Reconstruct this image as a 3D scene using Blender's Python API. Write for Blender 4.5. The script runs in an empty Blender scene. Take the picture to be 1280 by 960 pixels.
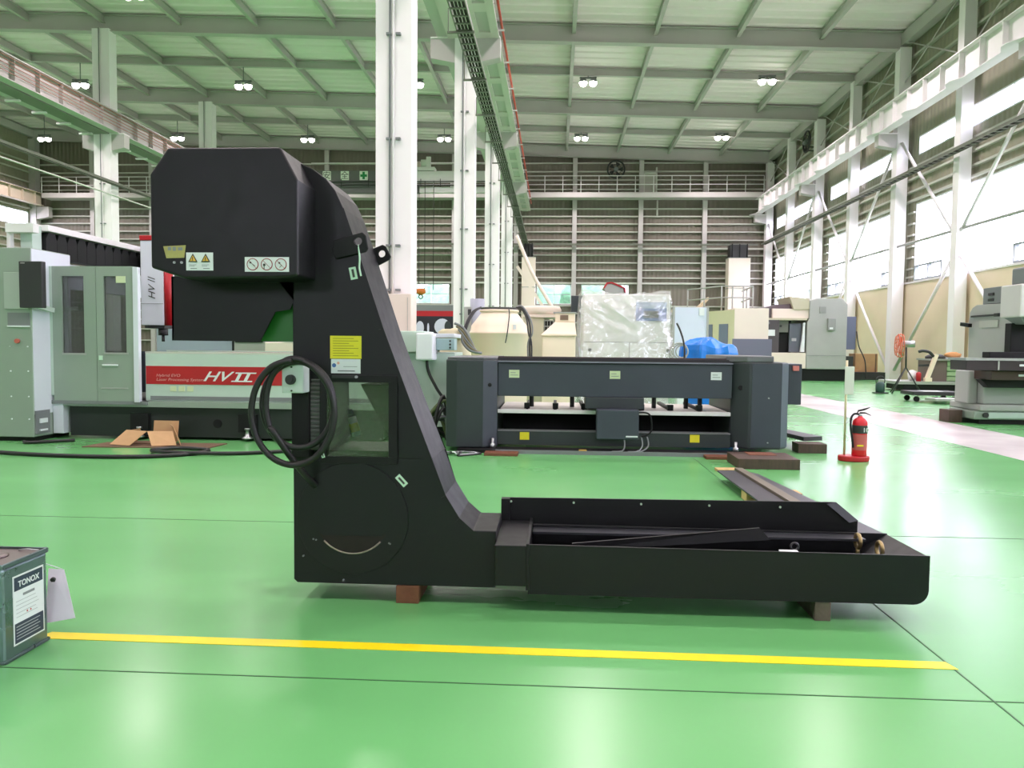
import bpy, bmesh, math, random
from mathutils import Vector, Matrix
random.seed(7)
SC = bpy.context.scene
COL = SC.collection
PI = math.pi

# ------------------------------------------------------------------ camera
F_PX, YAW, PITCH, ROLL, CAM_H = 950.185, 0.0556842, 0.05125, 0.00989567, 1.12
fwd = Vector((-math.sin(YAW) * math.cos(PITCH), math.cos(YAW) * math.cos(PITCH), -math.sin(PITCH)))
rgt = Vector((math.cos(YAW), math.sin(YAW), 0))
upv = rgt.cross(fwd)
r2 = rgt * math.cos(ROLL) + upv * math.sin(ROLL)
u2 = upv * math.cos(ROLL) - rgt * math.sin(ROLL)
cam_d = bpy.data.cameras.new('camera')
cam_d.sensor_width = 36.0
cam_d.sensor_fit = 'HORIZONTAL'
cam_d.lens = F_PX / 1280 * 36.0
cam_d.clip_start, cam_d.clip_end = 0.05, 400
cam = bpy.data.objects.new('camera', cam_d)
COL.objects.link(cam)
cam.matrix_world = Matrix(((r2.x, u2.x, -fwd.x, 0), (r2.y, u2.y, -fwd.y, 0), (r2.z, u2.z, -fwd.z, CAM_H), (0, 0, 0, 1)))
SC.camera = cam

# ------------------------------------------------------------------ world, exposure
SKY = 19.0
LAMP_W = 440.0
EXPOSURE = -0.32
world = bpy.data.worlds.new('sky')
SC.world = world
world.use_nodes = True
bg = world.node_tree.nodes['Background']
bg.inputs[0].default_value = (1.0, 0.82, 0.98, 1)
bg.inputs[1].default_value = SKY
vs = SC.view_settings
vs.view_transform = 'Standard'
vs.look = 'None'
vs.gamma = 1
vs.use_curve_mapping = False
vs.exposure = EXPOSURE
cy = SC.cycles
cy.use_denoising = True
cy.max_bounces = 8
cy.diffuse_bounces = 5
cy.glossy_bounces = 4
cy.transmission_bounces = 6
cy.transparent_max_bounces = 16
cy.sample_clamp_indirect = 6.0
cy.caustics_reflective = False
cy.caustics_refractive = False

# ------------------------------------------------------------------ materials
def lin(c):
    return tuple(((v / 255) / 12.92 if v / 255 <= .04045 else ((v / 255 + .055) / 1.055) ** 2.4) for v in c) + (1,)

MATS = {}
def M(name, rgb=(128, 128, 128), rough=.5, metal=0.0, var=0.0, scale=3.0, bump=0.0, bscale=60.0, coat=0.0, emit=0.0, stretch=None, spec=.5, rvar=0.0):
    if name in MATS:
        return MATS[name]
    m = bpy.data.materials.new(name)
    m.use_nodes = True
    nt = m.node_tree
    b = nt.nodes['Principled BSDF']
    b.inputs['Base Color'].default_value = lin(rgb)
    b.inputs['Roughness'].default_value = rough
    b.inputs['Metallic'].default_value = metal
    b.inputs['Specular IOR Level'].default_value = spec
    if coat:
        b.inputs['Coat Weight'].default_value = coat
        b.inputs['Coat Roughness'].default_value = .05
    if emit:
        b.inputs['Emission Color'].default_value = lin(rgb)
        b.inputs['Emission Strength'].default_value = emit
    if var or bump or rvar:
        tc = nt.nodes.new('ShaderNodeTexCoord')
        mp = nt.nodes.new('ShaderNodeMapping')
        nt.links.new(tc.outputs['Object'], mp.inputs[0])
        if stretch:
            mp.inputs['Scale'].default_value = stretch
    if var or rvar:
        n = nt.nodes.new('ShaderNodeTexNoise')
        n.inputs['Scale'].default_value = scale
        n.inputs['Detail'].default_value = 5
        nt.links.new(mp.outputs[0], n.inputs['Vector'])
    if var:
        r = nt.nodes.new('ShaderNodeMapRange')
        r.inputs['From Min'].default_value, r.inputs['From Max'].default_value = .25, .75
        r.inputs['To Min'].default_value, r.inputs['To Max'].default_value = 1 - var, 1 + var
        nt.links.new(n.outputs['Fac'], r.inputs['Value'])
        h = nt.nodes.new('ShaderNodeHueSaturation')
        h.inputs['Color'].default_value = lin(rgb)
        nt.links.new(r.outputs[0], h.inputs['Value'])
        nt.links.new(h.outputs[0], b.inputs['Base Color'])
    if rvar:
        r = nt.nodes.new('ShaderNodeMapRange')
        r.inputs['From Min'].default_value, r.inputs['From Max'].default_value = .3, .7
        r.inputs['To Min'].default_value, r.inputs['To Max'].default_value = max(0, rough - rvar), rough + rvar
        nt.links.new(n.outputs['Fac'], r.inputs['Value'])
        nt.links.new(r.outputs[0], b.inputs['Roughness'])
    if bump:
        n2 = nt.nodes.new('ShaderNodeTexNoise')
        n2.inputs['Scale'].default_value = bscale
        n2.inputs['Detail'].default_value = 3
        nt.links.new(mp.outputs[0], n2.inputs['Vector'])
        bp = nt.nodes.new('ShaderNodeBump')
        bp.inputs['Strength'].default_value = bump
        bp.inputs['Distance'].default_value = .01
        nt.links.new(n2.outputs['Fac'], bp.inputs['Height'])
        nt.links.new(bp.outputs[0], b.inputs['Normal'])
    MATS[name] = m
    return m

def glass(name, tint=(240, 248, 250), gloss=.06, haze=0.0, hazec=(200, 205, 200), rough=.02):
    """thin pane: see-through with a faint mirror sheen and, where hazed, a diffuse film"""
    if name in MATS:
        return MATS[name]
    m = bpy.data.materials.new(name)
    m.use_nodes = True
    nt = m.node_tree
    nt.nodes.clear()
    out = nt.nodes.new('ShaderNodeOutputMaterial')
    tr = nt.nodes.new('ShaderNodeBsdfTransparent')
    tr.inputs[0].default_value = lin(tint)
    gl = nt.nodes.new('ShaderNodeBsdfGlossy')
    gl.inputs['Roughness'].default_value = rough
    mx = nt.nodes.new('ShaderNodeMixShader')
    mx.inputs[0].default_value = gloss
    nt.links.new(tr.outputs[0], mx.inputs[1])
    nt.links.new(gl.outputs[0], mx.inputs[2])
    last = mx
    if haze:
        df = nt.nodes.new('ShaderNodeBsdfDiffuse')
        df.inputs[0].default_value = lin(hazec)
        m2 = nt.nodes.new('ShaderNodeMixShader')
        m2.inputs[0].default_value = haze
        nt.links.new(mx.outputs[0], m2.inputs[1])
        nt.links.new(df.outputs[0], m2.inputs[2])
        last = m2
    nt.links.new(last.outputs[0], out.inputs[0])
    MATS[name] = m
    return m

def cladding(name, rgb, period=.2, axis='X', var=.12):
    """painted profiled sheet: fine ribs as bump, blotchy dust"""
    m = M(name, rgb, .6, 0, var, .35)
    nt = m.node_tree
    b = nt.nodes['Principled BSDF']
    w = nt.nodes.new('ShaderNodeTexWave')
    w.wave_type = 'BANDS'
    w.bands_direction = axis
    w.inputs['Scale'].default_value = 2 * PI / period / 20 * 1.0
    tc = nt.nodes.new('ShaderNodeTexCoord')
    nt.links.new(tc.outputs['Object'], w.inputs['Vector'])
    bp = nt.nodes.new('ShaderNodeBump')
    bp.inputs['Strength'].default_value = .6
    bp.inputs['Distance'].default_value = .03
    nt.links.new(w.outputs['Fac'], bp.inputs['Height'])
    nt.links.new(bp.outputs[0], b.inputs['Normal'])
    return m

# colours (sRGB)
WHITE = M('white_paint', (230, 226, 228), .5, 0, .05, 1.5)
COLW = M('column_white_paint', (240, 236, 238), .45, 0, .03, .8)
STEEL = M('light_grey_painted_steel', (184, 180, 178), .55, 0, .07, .6)
GIRT = M('pale_girt_paint', (196, 197, 188), .55, 0, .06, .5)
ROOF = M('cream_roof_sheet', (240, 225, 230), .6, 0, .05, .5, stretch=(.4, 2, 1))
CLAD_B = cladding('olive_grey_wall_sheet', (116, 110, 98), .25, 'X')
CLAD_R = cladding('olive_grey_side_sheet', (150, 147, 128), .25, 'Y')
BEIGE = M('beige_wall_panel', (222, 206, 178), .55, 0, .05, .7)
BLACK = M('satin_black_paint', (14, 15, 17), .42, 0, .08, 14, .04, 350, rvar=.04, spec=.36)
BLACK2 = M('matte_black', (20, 21, 22), .6, 0, .1, 8, spec=.3)
RUBBER = M('black_rubber', (22, 22, 23), .45)
SLATE = M('slate_blue_grey_paint', (58, 63, 75), .42, 0, .07, 3, .05, 300)
SLATE_D = M('dark_slate_paint', (48, 54, 58), .45, 0, .08, 4)
MINT = M('mint_grey_paint', (186, 204, 194), .4, 0, .04, 2)
MINTD = M('grey_green_paint', (142, 156, 144), .42, 0, .04, 2)
LILAC = M('cool_white_paint', (214, 218, 228), .35, 0, .03, 2)
RED = M('red_paint', (176, 24, 34), .4, 0, .05, 3)
SILVER = M('galvanised_metal', (178, 180, 182), .35, .85, .1, 8)
GALV = M('dull_galvanised_tray', (120, 124, 112), .5, .5, .1, 4)
GREYP = M('warm_grey_paint', (164, 166, 162), .45, 0, .05, 2)
GREYM = M('mid_grey_paint', (120, 124, 126), .5, 0, .06, 2)
CREAM = M('cream_fibreglass', (242, 224, 202), .4, 0, .05, 1.5)
CREAMP = M('cream_panel_paint', (230, 216, 204), .45, 0, .03, 1)
YELLOW = M('yellow_paint', (236, 214, 20), .4, 0, .06, 5)
YLAB = M('yellow_label', (226, 218, 40), .5, 0, .03, 20)
WLAB = M('white_label', (222, 228, 230), .45)
GLAB = M('pale_green_label', (204, 214, 176), .5)
INK = M('dark_print', (60, 62, 60), .6)
INKY = M('olive_print', (150, 144, 20), .6)
WOOD = M('reddish_wood', (116, 70, 48), .7, 0, .22, 9, .3, 60, stretch=(1, 6, 1))
WOODD = M('dark_oiled_timber', (76, 60, 50), .65, 0, .25, 6, .3, 50, stretch=(6, 1, 1))
WOODL = M('pale_wood', (196, 166, 112), .65, 0, .15, 8, .2, 60, stretch=(6, 1, 1))
CARD = M('cardboard', (186, 148, 106), .75, 0, .08, 6)
CARDD = M('dirty_cardboard', (112, 88, 70), .8, 0, .15, 4)
TIN = M('tin_plate', (104, 122, 122), .3, .7, .12, 9, rvar=.08)
TINTOP = M('dull_tin_lid', (128, 118, 116), .4, .6, .12, 9)
NAVY = M('dark_navy_print', (44, 56, 74), .5)
BRASS = M('zinc_yellow_steel', (150, 132, 92), .35, .8, .1, 20)
BLUE = M('blue_tarp', (22, 120, 214), .35, 0, .1, 4)
BLUEP = M('blue_print', (66, 106, 168), .4)
GREENP = M('green_chute_inside', (46, 120, 48), .4, 0, .05, 4)
GREENS = M('sign_green', (16, 130, 70), .5)
ORANGE = M('orange_plastic', (226, 98, 60), .45)
SHEET = M('dark_sheet_steel', (66, 66, 72), .45, .3, .12, 5)
GLASS = glass('window_glass')
TINT = glass('tinted_door_glass', (176, 178, 180), .08, .28, (116, 118, 118))
DIRT_SHEEN = glass('dirty_floor_sheen_glass', (226, 230, 226), .06, .13, (120, 136, 112))  # dirt film, its green tint painting the floor's reflection
SLATW = M('table_panel_grey', (206, 202, 194), .5, 0, .06, 6)
DKGREY = M('charcoal_plastic', (46, 47, 48), .5)
LOUV = M('grey_louvre_paint', (84, 88, 84), .5, 0, .08, 6)
TAPE = M('yellowed_tape', (168, 160, 96), .5, 0, .12, 30)
PALE_G = M('pale_green_strap', (196, 226, 206), .5)

# ------------------------------------------------------------------ mesh builder
LOC = {}
class MB:
    def __init__(s):
        s.v, s.f, s.s = [], [], []
    def add(s, vs, fs, sm=False):
        o = len(s.v)
        s.v += [tuple(p) for p in vs]
        s.f += [tuple(i + o for i in f) for f in fs]
        s.s += [sm] * len(fs)
        return s
    def box(s, x0, x1, y0, y1, z0, z1):
        return s.add([(x0, y0, z0), (x1, y0, z0), (x1, y1, z0), (x0, y1, z0), (x0, y0, z1), (x1, y0, z1), (x1, y1, z1), (x0, y1, z1)],
                     [(3, 2, 1, 0), (4, 5, 6, 7), (0, 1, 5, 4), (1, 2, 6, 5), (2, 3, 7, 6), (3, 0, 4, 7)])
    def prism(s, poly, a, b, axis='y', shift=(0, 0, 0)):
        n = len(poly)
        def P(p, t):
            return {'y': (p[0], t, p[1]), 'z': (p[0], p[1], t), 'x': (t, p[0], p[1])}[axis]
        vs = [P(p, a) for p in poly] + [tuple(Vector(P(p, b)) + Vector(shift)) for p in poly]
        fs = [tuple(range(n)), tuple(range(2 * n - 1, n - 1, -1))] + [(i, (i + 1) % n, n + (i + 1) % n, n + i) for i in range(n)]
        return s.add(vs, fs)
    def cyl(s, p0, p1, r, n=14, r1=None, sm=True, caps=True):
        p0, p1 = Vector(p0), Vector(p1)
        d = (p1 - p0).normalized()
        a = d.cross(Vector((0, 0, 1)) if abs(d.z) < .9 else Vector((1, 0, 0))).normalized()
        b = d.cross(a)
        r1 = r if r1 is None else r1
        vs = []
        for p, q in ((p0, r), (p1, r1)):
            vs += [p + (a * math.cos(2 * PI * i / n) + b * math.sin(2 * PI * i / n)) * q for i in range(n)]
        s.add(vs, [(i, (i + 1) % n, n + (i + 1) % n, n + i) for i in range(n)], sm)
        if caps:
            s.add(vs, [tuple(range(n)), tuple(range(2 * n - 1, n - 1, -1))])
        return s
    def bar(s, p0, p1, w, h=None):
        """square bar between two points"""
        h = w if h is None else h
        p0, p1 = Vector(p0), Vector(p1)
        d = (p1 - p0).normalized()
        a = d.cross(Vector((0, 0, 1)) if abs(d.z) < .9 else Vector((1, 0, 0))).normalized()
        b = d.cross(a)
        vs = [p + a * i * w / 2 + b * j * h / 2 for p in (p0, p1) for i, j in ((-1, -1), (1, -1), (1, 1), (-1, 1))]
        return s.add(vs, [(0, 1, 2, 3), (7, 6, 5, 4), (0, 1, 5, 4), (1, 2, 6, 5), (2, 3, 7, 6), (3, 0, 4, 7)])
    def lathe(s, c, prof, n=24, sm=True, axis='z'):
        vs, fs = [], []
        for r, z in prof:
            for i in range(n):
                a = 2 * PI * i / n
                q = (r * math.cos(a), r * math.sin(a), z)
                if axis == 'y':
                    q = (q[0], q[2], q[1])
                elif axis == 'x':
                    q = (q[2], q[0], q[1])
                vs.append((c[0] + q[0], c[1] + q[1], c[2] + q[2]))
        for k in range(len(prof) - 1):
            fs += [(k * n + i, k * n + (i + 1) % n, (k + 1) * n + (i + 1) % n, (k + 1) * n + i) for i in range(n)]
        s.add(vs, fs, sm)
        if prof[0][0] > 1e-4: s.add(vs[:n], [tuple(range(n))])
        if prof[-1][0] > 1e-4: s.add(vs[-n:], [tuple(range(n))])
        return s
    def tube(s, pts, r, n=8, sub=6, closed=False):
        P = [Vector(p) for p in pts]
        if sub > 1:
            Q = []
            m = len(P)
            for i in range(m if closed else m - 1):
                if closed:
                    a, b, c, d = P[(i - 1) % m], P[i], P[(i + 1) % m], P[(i + 2) % m]
                else:
                    a, b, c, d = P[max(i - 1, 0)], P[i], P[i + 1], P[min(i + 2, m - 1)]
                for k in range(sub):
                    t = k / sub
                    Q.append(.5 * ((2 * b) + (c - a) * t + (2 * a - 5 * b + 4 * c - d) * t * t + (3 * b - a - 3 * c + d) * t ** 3))
            if not closed: Q.append(P[-1])
            P = Q
        vs, fs = [], []
        m = len(P)
        nrm = None
        for i, p in enumerate(P):
            t = (P[(i + 1) % m] - P[i - 1]) if closed else (P[min(i + 1, m - 1)] - P[max(i - 1, 0)])
            t.normalize()
            if nrm is None:
                nrm = t.cross(Vector((.31, .2, .93))).normalized()
            nrm = (nrm - t * nrm.dot(t)).normalized()
            bn = t.cross(nrm)
            vs += [p + (nrm * math.cos(2 * PI * k / n) + bn * math.sin(2 * PI * k / n)) * r for k in range(n)]
        for i in range(m if closed else m - 1):
            j = (i + 1) % m
            fs += [(i * n + k, i * n + (k + 1) % n, j * n + (k + 1) % n, j * n + k) for k in range(n)]
        s.add(vs, fs, True)
        if not closed:
            s.add(vs[:n], [tuple(range(n))]); s.add(vs[-n:], [tuple(range(n))])
        return s
    def ring(s, c, R, r, axis='y', n=20, m=8):
        pts = []
        for i in range(n):
            a = 2 * PI * i / n
            q = {'y': (R * math.cos(a), 0, R * math.sin(a)), 'x': (0, R * math.cos(a), R * math.sin(a)), 'z': (R * math.cos(a), R * math.sin(a), 0)}[axis]
            pts.append((c[0] + q[0], c[1] + q[1], c[2] + q[2]))
        return s.tube(pts, r, m, 1, True)
    XF = None
    def build(s, name, mat, parent=None, bevel=0.0, seg=2, origin=None, fixn=True):
        if MB.XF: s.v = [MB.XF(p) for p in s.v]
        me = bpy.data.meshes.new(name)
        if parent is not None:
            o0 = LOC[parent]
        elif origin is not None:
            o0 = Vector(origin)
        else:
            xs, ys, zs = zip(*s.v)
            o0 = Vector(((min(xs) + max(xs)) / 2, (min(ys) + max(ys)) / 2, min(zs)))
        me.from_pydata([tuple(Vector(p) - o0) for p in s.v], [], s.f)
        me.polygons.foreach_set('use_smooth', s.s)
        if fixn:
            bm = bmesh.new(); bm.from_mesh(me)
            bmesh.ops.remove_doubles(bm, verts=bm.verts, dist=1e-6)
            bmesh.ops.recalc_face_normals(bm, faces=bm.faces)
            bm.to_mesh(me); bm.free()
        me.materials.append(mat)
        o = bpy.data.objects.new(name, me)
        COL.objects.link(o)
        if parent is not None: o.parent = parent
        else: o.location = o0
        LOC[o] = o0
        if bevel:
            b = o.modifiers.new('edge', 'BEVEL')
            b.width, b.segments, b.limit_method, b.angle_limit = bevel, seg, 'ANGLE', math.radians(35)
        return o

def tag(o, label, cat, group=None, kind=None):
    o['label'], o['category'] = label, cat
    if group: o['group'] = group
    if kind: o['kind'] = kind
    return o
def struct(o, label, cat='building part', group=None):
    return tag(o, label, cat, group, 'structure')
def thing(name, loc, label, cat, group=None, kind=None):
    if MB.XF: loc = MB.XF(loc)
    o = bpy.data.objects.new(name, None)
    o.empty_display_size = .1
    COL.objects.link(o)
    o.location = loc
    LOC[o] = Vector(loc)
    return tag(o, label, cat, group, kind)
def copy_tree(o, parent=None):
    c = o.copy()
    COL.objects.link(c)
    LOC[c] = LOC[o]
    if parent is not None: c.parent = parent
    for ch in list(o.children): copy_tree(ch, c)
    return c
def box(name, b, mat, parent=None, bevel=0.0):
    return MB().box(*b).build(name, mat, parent, bevel)
def dup_part(o, parent, d):
    """a look-alike part: shares the mesh, moved by d"""
    c = o.copy()
    COL.objects.link(c)
    c.parent = parent
    c.location = Vector(o.location) + Vector(d)
    LOC[c] = LOC[o]
    return c

def text(name, s, loc, size, mat, parent, rot=(PI / 2, 0, 0), align='CENTER', shear=0.0, sx=1.0, bold=0.0):
    cu = bpy.data.curves.new(name, 'FONT')
    cu.body, cu.size, cu.align_x, cu.align_y, cu.shear, cu.extrude, cu.offset = s, size, align, 'CENTER', shear, .0004, bold
    cu.resolution_u = 3
    t = bpy.data.objects.new(name, cu)
    COL.objects.link(t)
    dg = bpy.context.evaluated_depsgraph_get()
    me = bpy.data.meshes.new_from_object(t.evaluated_get(dg))
    bpy.data.objects.remove(t); bpy.data.curves.remove(cu)
    me.materials.clear(); me.materials.append(mat)
    o = bpy.data.objects.new(name, me)
    COL.objects.link(o)
    o.parent = parent
    o.location = Vector(loc) - LOC[parent]
    o.rotation_euler = rot
    o.scale = (sx, 1, 1)
    LOC[o] = LOC[parent]
    return o

# ================================================================== THE HALL
S = 8.6522
Y0 = 1.32047 * S                       # first column row in view: 11.42
ROWS = [Y0 + S * (i - 2) for i in range(0, 7)]      # -5.9 .. 46.03
HALF = sorted(ROWS + [r + S / 2 for r in ROWS[:-1]])
XC, XR, XL, XLL = -2.40, 12.43, -17.33, -32.2
YB, YF = 46.25, -14.0
ORD = ('first', 'second', 'third', 'fourth', 'fifth', 'sixth', 'seventh')
def nth(y): return ORD[max(0, int(round((46.03 - y) / S)))]
def roofz(x): return 12.94 - .0345 * x

# floor -------------------------------------------------------------
fm = M('green_epoxy_floor', (104, 174, 106), .25, 0, .04, .9, spec=.7, stretch=(.6, 1.6, 1), rvar=.03)
floor = struct(box('floor', (XLL - .4, XR + .7, YF, YB, -.2, 0), fm), 'glossy green epoxy floor of the factory hall', 'floor')
JOINT = M('floor_joint', (40, 92, 46), .6)
for y in (2.45, 4.62, -3.0):
    box('floor_joint', (XLL, XR, y - .003, y + .003, -.001, .0012), JOINT, floor)
for x in (1.412, -6.3, 8.6):
    box('floor_joint', (x - .003, x + .003, YF, 30, -.001, .0012), JOINT, floor)
MB().prism([(-1.945, 2.702), (1.425, 2.69), (1.41, 2.752), (-1.915, 2.765)], .0005, .002, 'z').build('painted_line', YELLOW, floor)
box('walkway_stripe', (4.76, 6.02, YF + .5, 40, .0005, .002), M('white_floor_paint', (222, 214, 216), .22, 0, .05, 1.2, rvar=.05), floor)
struct(box('outdoor_ground', (-120, 120, -80, 160, -.6, -.3), M('outdoor_ground', (176, 176, 168), .9, 0, .1, .1)), 'grey ground outside the hall windows', 'ground')

def holes_wall(mb, u0, u1, v0, v1, holes, f):
    us = sorted({u0, u1, *[h[0] for h in holes], *[h[1] for h in holes]})
    vs_ = sorted({v0, v1, *[h[2] for h in holes], *[h[3] for h in holes]})
    for a, b in zip(us, us[1:]):
        for c, d in zip(vs_, vs_[1:]):
            mu, mv = (a + b) / 2, (c + d) / 2
            if any(h[0] < mu < h[1] and h[2] < mv < h[3] for h in holes): continue
            f(mb, a, b, c, d)

BAYS = list(zip(ROWS, ROWS[1:]))
up_r = [(a + .55, b - .6, 7.98, 8.66) for a, b in BAYS]
big_r = [(a + .55, b - .55, 3.5, 6.3) for a, b in BAYS]
up_l = [(a + .55, b - .6, 8.05, 9.0) for a, b in BAYS]
bw = [(-1.15, .95, 3.6, 4.8), (1.55, 4.4, 3.6, 4.8), (-8.75, -6.45, 3.6, 4.8), (-12.6, -10.3, 3.6, 4.8), (-24.4, -21.4, 3.6, 4.8)]

mb = MB(); XW = XR + .38
holes_wall(mb, YF, YB, 0, 13.4, up_r + big_r, lambda m, a, b, c, d: m.box(XW, XW + .12, a, b, c, d))
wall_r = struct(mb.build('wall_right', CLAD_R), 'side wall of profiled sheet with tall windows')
mb = MB()
holes_wall(mb, YF, YB, 0, 15, up_l, lambda m, a, b, c, d: m.box(XLL - .32, XLL - .2, a, b, c, d))
wall_l = struct(mb.build('wall_left', CLAD_R), 'far side wall of profiled sheet with a window strip')
mb = MB()
holes_wall(mb, XLL - .2, XW, 0, 15, bw, lambda m, a, b, c, d: m.box(a, b, YB, YB + .12, c, d))
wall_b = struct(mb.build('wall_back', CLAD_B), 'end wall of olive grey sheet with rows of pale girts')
FWIN = [(a, a + 3.0, 3.5, 6.3) for a in (-8.9, -1.6, 5.6)]  # windows added behind the camera to bring daylight onto the columns
mb = MB()
holes_wall(mb, XLL - .2, XW, 0, 15, FWIN, lambda m, a, b, c, d: m.box(a, b, YF - .12, YF, c, d))
struct(mb.build('wall_front', M('pale_front_sheet', (190, 190, 178), .6, 0, .05, .5)), 'pale wall closing the hall at its near end')
# beige lower lining of the right wall
box('wall_lining', (XR + .28, XW, YF, YB, 0, 3.46), BEIGE, wall_r)
box('lining_cap', (XR + .24, XW, YF, YB, 3.46, 3.52), WHITE, wall_r)

# girts
for z in (12.0, 11.5, 11.0, 10.45, 9.3, 8.85, 8.4, 7.93, 7.45, 6.95, 6.55, 6.1, 5.66, 5.2, 4.88, 3.52, 3.05, 2.5, 1.9, 1.2):
    w = .05 if z in (6.95, 4.88) else .032
    if z in (12.0,):
        girt0 = box('girt', (XLL, XR + .3, YB - .16, YB, -w, w), GIRT, wall_b)
        girt0.location.z += 12.0
    else:
        box('girt', (XLL, XR + .3, YB - .16, YB, z - w, z + w), GIRT, wall_b)
for z in (12.2, 11.6, 11.0, 10.4, 9.8, 7.6, 7.2, 6.75, 6.42):
    box('girt', (XR + .26, XW, YF, YB, z - .035, z + .035), GIRT, wall_r)
for z in (12.6, 12.0, 11.4, 10.8, 9.2, 7.7, 7.2, 6.7, 6.2, 5.6, 5.0, 4.2):
    box('girt', (XLL - .2, XLL - .06, YF, YB, z - .035, z + .035), GIRT, wall_l)
k = 0
for a, b in zip(ROWS, ROWS[1:]):                      # short girts beside each main column
    for z in (6.0, 5.6, 5.2, 4.8, 4.4, 4.0, 3.7):
        box('girt', (XR + .3, XW, b - .56, b - .1, z - .03, z + .03), GIRT, wall_r)
# mullion posts of the back wall
for x in (XC, 1.08, 5.0, 8.75, -6.15, -9.95, -13.9, -21.1, -24.85, -28.6):
    box('wall_post', (x - .13, x + .13, YB - .42, YB - .16, 0, roofz(x) - .1), STEEL, wall_b)

# windows -----------------------------------------------------------
FR = M('window_frame_grey', (150, 158, 162), .45)
FRW = M('window_frame_white', (225, 228, 230), .45)
nwin = [0]
def window(axis, pos, u0, u1, v0, v1, mull, trans, label, sash=None, th=.1, group=None):
    nwin[0] += 1
    def bx(mbx, a, b, c, d, t=0.0, dd=0.0):
        if axis == 'x': mbx.box(pos + dd, pos + th - dd, a, b, c, d)
        else: mbx.box(a, b, pos + dd, pos + th - dd, c, d)
    base = (pos, (u0 + u1) / 2, v0) if axis == 'x' else ((u0 + u1) / 2, pos, v0)
    w = thing('window_%d' % nwin[0], base, label, 'window', group, 'structure')
    t = .05
    m_ = MB(); bx(m_, u0, u1, v0, v0 + t); bx(m_, u0, u1, v1 - t, v1); bx(m_, u0, u0 + t, v0 + t, v1 - t); bx(m_, u1 - t, u1, v0 + t, v1 - t)
    m_.build('window_frame', FRW, w)
    us = [u0 + t] + list(mull) + [u1 - t]
    for x in mull:
        m_ = MB(); bx(m_, x - .02, x + .02, v0 + t, v1 - t); m_.build('mullion', FRW, w)
    vv = [v0 + t] + list(trans) + [v1 - t]
    for z in trans:
        m_ = MB(); bx(m_, u0 + t, u1 - t, z - .02, z + .02, dd=.01); m_.build('transom', FR, w)
    for a, b in zip(us, us[1:]):
        for c, d in zip(vv, vv[1:]):
            m_ = MB(); bx(m_, a, b, c, d, dd=th / 2 - .003); m_.build('pane', GLASS, w)
    for (a, b, c, d) in sash or []:
        m_ = MB(); q = .055
        bx(m_, a, b, c, c + q, dd=-.02); bx(m_, a, b, d - q, d, dd=-.02); bx(m_, a, a + q, c + q, d - q, dd=-.02); bx(m_, b - q, b, c + q, d - q, dd=-.02)
        bx(m_, (a + b) / 2 - q / 2, (a + b) / 2 + q / 2, c + q, d - q, dd=-.02)
        m_.build('sash', FR, w)
    return w
for i, (a, b, c, d) in enumerate(up_r):
    window('x', XW, a, b, c, d, [a + (b - a) * k / 4 for k in (1, 2, 3)], [], 'narrow high side window under the crane girder, %s bay from the end wall' % ORD[5 - i], group='high window strips')
for i, (a, b, c, d) in enumerate(big_r):
    window('x', XW, a, b, c, d, [a + (b - a) * k / 4 for k in (1, 2, 3)], [], 'tall bright window above the beige lining, %s bay from the end wall' % ORD[5 - i],
           [(b - 2.0, b - .06, 3.55, 4.1), (a + .06, a + 1.6, 3.55, 4.1)], group='tall side windows')
for i, (a, b, c, d) in enumerate(up_l):
    window('x', XLL - .3, a, b, c, d, [a + (b - a) * k / 4 for k in (1, 2, 3)], [], 'high window strip in the dim far side wall, %s bay from end wall' % ORD[5 - i], group='far side window strips')
for (a, b, c, d) in FWIN:
    window('y', YF - .11, a, b, c, d, [(a + b) / 2], [], 'added unseen window giving daylight from the near end of the hall', group='added near end windows')
for (a, b, c, d) in bw:
    window('y', YB, a, b, c, d, [(a + b) / 2], [4.2], 'four-pane sliding window low in the end wall', group='end wall windows')

# roof --------------------------------------------------------------
mb = MB()
prof = []
y = YF
while y < YB:
    prof += [(y, .05), (y + .34, .05), (y + .40, 0), (y + .54, 0)]
    y += .60
n = len(prof)
x0, x1 = XLL - .4, XR + .6
mb.add([(x0, p[0], roofz(x0) + p[1]) for p in prof] + [(x1, p[0], roofz(x1) + p[1]) for p in prof],
       [(i, i + 1, n + i + 1, n + i) for i in range(n - 1)])
mb.add([(x0, YF, roofz(x0) + .25), (x1, YF, roofz(x1) + .25), (x1, YB + .2, roofz(x1) + .25), (x0, YB + .2, roofz(x0) + .25)], [(0, 1, 2, 3)])
ceiling = struct(mb.build('ceiling', ROOF, fixn=False), 'gently sloping cream corrugated sheet roof on steel beams', 'ceiling')

def ibeam(mb, p0, p1, h, w, tf=.03, tw=.02, shear=0):
    """I section running along x (p0,p1 are the top centre points)"""
    (xa, ya, za), (xb, yb, zb) = p0, p1
    for (dy0, dy1, dz0, dz1) in ((-w / 2, w / 2, -tf, 0), (-tw / 2, tw / 2, -h + tf, -tf), (-w / 2, w / 2, -h, -h + tf)):
        mb.add([(xa, ya + dy0, za + dz0), (xa, ya + dy1, za + dz0), (xa, ya + dy1, za + dz1), (xa, ya + dy0, za + dz1),
                (xb, yb + dy0, zb + dz0), (xb, yb + dy1, zb + dz0), (xb, yb + dy1, zb + dz1), (xb, yb + dy0, zb + dz1)],
               [(0, 1, 2, 3), (7, 6, 5, 4), (0, 1, 5, 4), (1, 2, 6, 5), (2, 3, 7, 6), (3, 0, 4, 7)])
    return mb
for r in ROWS:
    yy = min(r, YB - .6)
    ibeam(MB(), (XLL, yy, roofz(XLL) - .02), (XR, yy, roofz(XR) - .02), .64, .32).build('roof_beam', STEEL, ceiling)
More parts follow.
